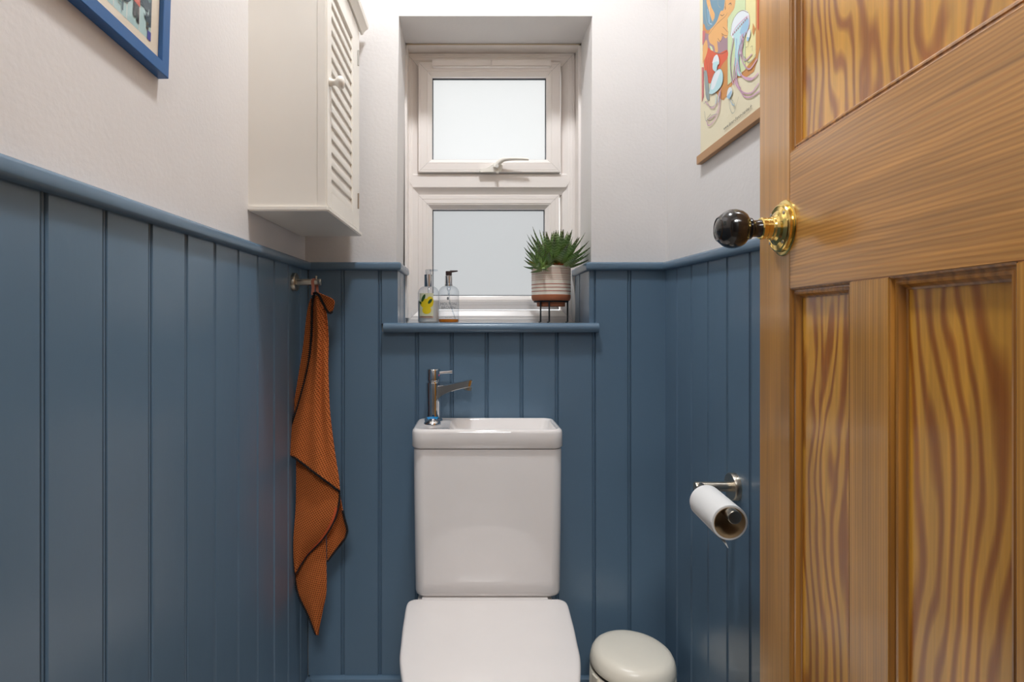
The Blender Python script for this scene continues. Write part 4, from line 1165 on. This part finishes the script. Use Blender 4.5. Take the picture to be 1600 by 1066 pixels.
pin(0, [(1152, -60), (1149, 5), (1143, 20), (1137, 30), (1137, 42), (1138, 54), (1134, 60), (1128, 52), (1128, 60), (1124, 66), (1121, 64), (1122, 80), (1118, 82), (1116, 72), (1109, 66), (1108, 52), (1120, 26), (1128, 10), (1133, -60)])
pin(0, [(1098.5, 72), (1104, 62), (1106, 78), (1100, 96), (1098, 98)])
pin(1, [(1098.5, -140), (1134, -140), (1133, 0), (1126, 18), (1120, 34), (1112, 44), (1105, 47), (1101, 38), (1098.5, 20)])
pin(0, [(1107, -20), (1111, 8), (1117, 22), (1114, 34), (1109, 20), (1104, 0)])
pline(10, [(1100, -20), (1102, 20), (1107, 40), (1116, 30)], .0022); pline(13, [(1106, 14), (1108, 34), (1113, 38)], .002); pline(12, [(1109, 10), (1109, 34)], .0012)
pline(1, [(1112, -30), (1118, 4), (1122, 14)], .002); pline(10, [(1124, -30), (1122, 4), (1126, 12)], .0016)
pline(8, [(1126, 23), (1129, 24.5), (1132, 22)], .0013); pline(8, [(1139, 7), (1142, 5), (1143, 8)], .002); pline(8, [(1133, 10), (1134, 15), (1133.6, 2)], .0012)
pline(8, [(1130, 42), (1134, 46), (1137, 50)], .0008); pline(8, [(1128, 52), (1132, 55), (1137, 56)], .0008); pline(8, [(1122, 60), (1126, 65), (1129, 60)], .0009)
pline(8, [(1108, 54), (1120, 38), (1133, 26), (1137, 20)], .0007)
pline(8, [(1118, 82), (1128, 84), (1137, 79)], .0009)
pin(9, [(1109, 71), (1113, 73), (1115, 80), (1111, 78)])
for t_ in range(5): pline(8, [(1104+t_*3.2, 90), (1106+t_*3, 106), (1107+t_*1.6, 122)], .0005)
pin(11, [(1098.2, 48), (1103, 48), (1101, 66), (1098, 70)]); pin(11, [(1097, 105), (1100, 105), (1100, 150), (1097, 160)])
pin(10, [(1100.5, 112), (1105, 112), (1109, 150), (1107, 157), (1103, 148)]); pin(2, [(1184, -100), (1187, -100), (1186, 48), (1184, 44)])
pin(5, [(1177, 36), (1181, 44), (1178, 56), (1176, 50)])
for t_ in range(7): pline(10, [(1139, 36-t_*7), (1148+t_*1.5, 10-t_*8)], .0004)
pline(8, [(1139, 52), (1147, 26)], .0004)
# big jellyfish
pin(12, [(1142, 54), (1145, 36), (1152, 22), (1161, 16), (1169, 18), (1172, 28), (1171, 40), (1160, 34), (1151, 46), (1147, 60)])
pin(3, [(1146, 56), (1151, 44), (1160, 32), (1167, 30), (1163, 44), (1156, 56), (1150, 62)])
pin(13, [(1156, 54), (1161, 38), (1169, 28), (1171, 40), (1166, 54), (1160, 58)])
pline(4, [(1144, 57), (1150, 44), (1160, 33), (1169, 25)], .0022); pline(4, [(1171, 24), (1171, 40), (1167, 52)], .0022)
pline(8, [(1142, 56), (1145, 36), (1152, 22), (1161, 16.5), (1170, 20)], .0009)
for t_ in range(9): pin(6, [(1145+t_*2.7, 53-t_*3.1), (1147+t_*2.7, 51-t_*3.1), (1147.4+t_*2.7, 54-t_*3.1), (1145.5+t_*2.7, 56-t_*3.1)], False)
pin(3, [(1148, 58), (1158, 52), (1160, 70), (1156, 90), (1156, 108), (1160, 116), (1154, 118), (1149, 100), (1150, 80)])
for k_, (pts, c_) in enumerate([([(1148, 58), (1144, 80), (1142, 100), (1144, 120), (1147, 132)], 4), ([(1152, 60), (1150, 90), (1152, 120)], 13), ([(1158, 56), (1156, 80), (1150, 110), (1151, 128), (1158, 138)], 4), ([(1162, 52), (1158, 80), (1162, 98), (1172, 108), (1184, 92)], 4), ([(1166, 50), (1160, 78), (1165, 94), (1176, 84)], 4), ([(1156, 70), (1154, 100), (1158, 116), (1168, 122), (1178, 122), (1186, 114)], 4), ([(1150, 90), (1147, 118), (1152, 134), (1164, 145), (1176, 144), (1187, 130)], 4), ([(1152, 100), (1153, 128), (1162, 148), (1172, 152), (1188, 142)], 4), ([(1160, 54), (1162, 66), (1158, 88)], 4), ([(1146, 60), (1142, 90), (1144, 130)], 10), ([(1160, 60), (1154, 84), (1157, 110)], 13), ([(1164, 88), (1170, 97), (1178, 92), (1182, 84)], 10)]):
    pline(c_, pts, .0028 if c_ != 10 else .0012); pline(8, [(x+1, y+1) for x, y in pts], .0004)
pin(4, [(1160, 116), (1166, 120), (1178, 122), (1174, 126), (1164, 123)])
pin(12, [(1169, 50), (1173, 45), (1174, 52), (1172, 60), (1168, 62)]); pin(13, [(1168, 58), (1172, 58), (1171, 64), (1168, 64)])
pline(8, [(1171, 64), (1170, 72), (1166, 74)], .0006); pline(8, [(1174, 74), (1177, 72), (1177, 80)], .0006)
# small jellyfish
pin(12, [(1114, 99), (1117, 89), (1122, 85.5), (1125, 94), (1124, 101), (1119, 97)]); pin(3, [(1115, 98), (1124, 96), (1122, 104), (1120, 112), (1115, 108)])
pin(3, [(1109, 146), (1112, 130), (1118, 114), (1127, 107.5), (1131, 116), (1130, 130), (1124, 140), (1114, 147)])
pin(12, [(1112, 140), (1114, 126), (1120, 113), (1127, 110), (1124, 120), (1117, 138)])
pline(8, [(1109, 147), (1116, 146.5), (1125, 139), (1130, 129), (1130.5, 114), (1126, 107.5), (1118, 114), (1112, 130), (1109, 146)], .0006)
for pts, c_ in (([(1128, 138), (1124, 154), (1118, 166), (1112, 168), (1103, 158)], 4), ([(1124, 146), (1124, 168), (1118, 180), (1108, 186)], 4), ([(1127, 144), (1125, 172), (1116, 190), (1108, 196), (1105, 188)], 4), ([(1120, 150), (1118, 164), (1110, 166), (1106, 158), (1101, 162)], 10), ([(1122, 178), (1114, 180), (1108, 186), (1104, 188), (1102, 174)], 10), ([(1121, 146), (1120, 162)], 3), ([(1126, 142), (1124, 160)], 13), ([(1118, 182), (1112, 188), (1106, 186), (1112, 178)], 8)):
    pline(c_, pts, .0022 if c_ in (4, 3, 13) else .0009); pline(8, [(x+.8, y+.8) for x, y in pts], .0003)
pin(12, [(1137, 150), (1139, 140), (1143, 136), (1146, 142), (1144, 150), (1141, 152)]); pin(13, [(1138, 150), (1142, 144), (1145, 142), (1142, 154), (1138, 153)])
for pts in ([(1141, 152), (1142, 168), (1146, 177), (1150, 172), (1149, 160)], [(1142, 154), (1146, 164), (1150, 166)], [(1143, 155), (1147, 158), (1146, 164)]): pline(10, pts, .0010); 
pline(13, [(1143, 157), (1146, 163), (1149, 164)], .0015)
pline(8, [(1156, 151), (1151, 170)], .0004)
m.build('artwork', parent=pos, smooth=0, mats=inks)
ty0, tz0 = pp_(1131.5, 204.5); ty1, tz1 = pp_(1176.5, 169)
text('lettering', 'www.lamer-france-marine.fr', .0150, flat(92, 84, 76), (-.0085, (ty0+ty1)/2, (tz0+tz1)/2+.0005), (PI/2, 0, -PI/2), pos, .35, 1.0, width=abs(ty1-ty0)*.98)
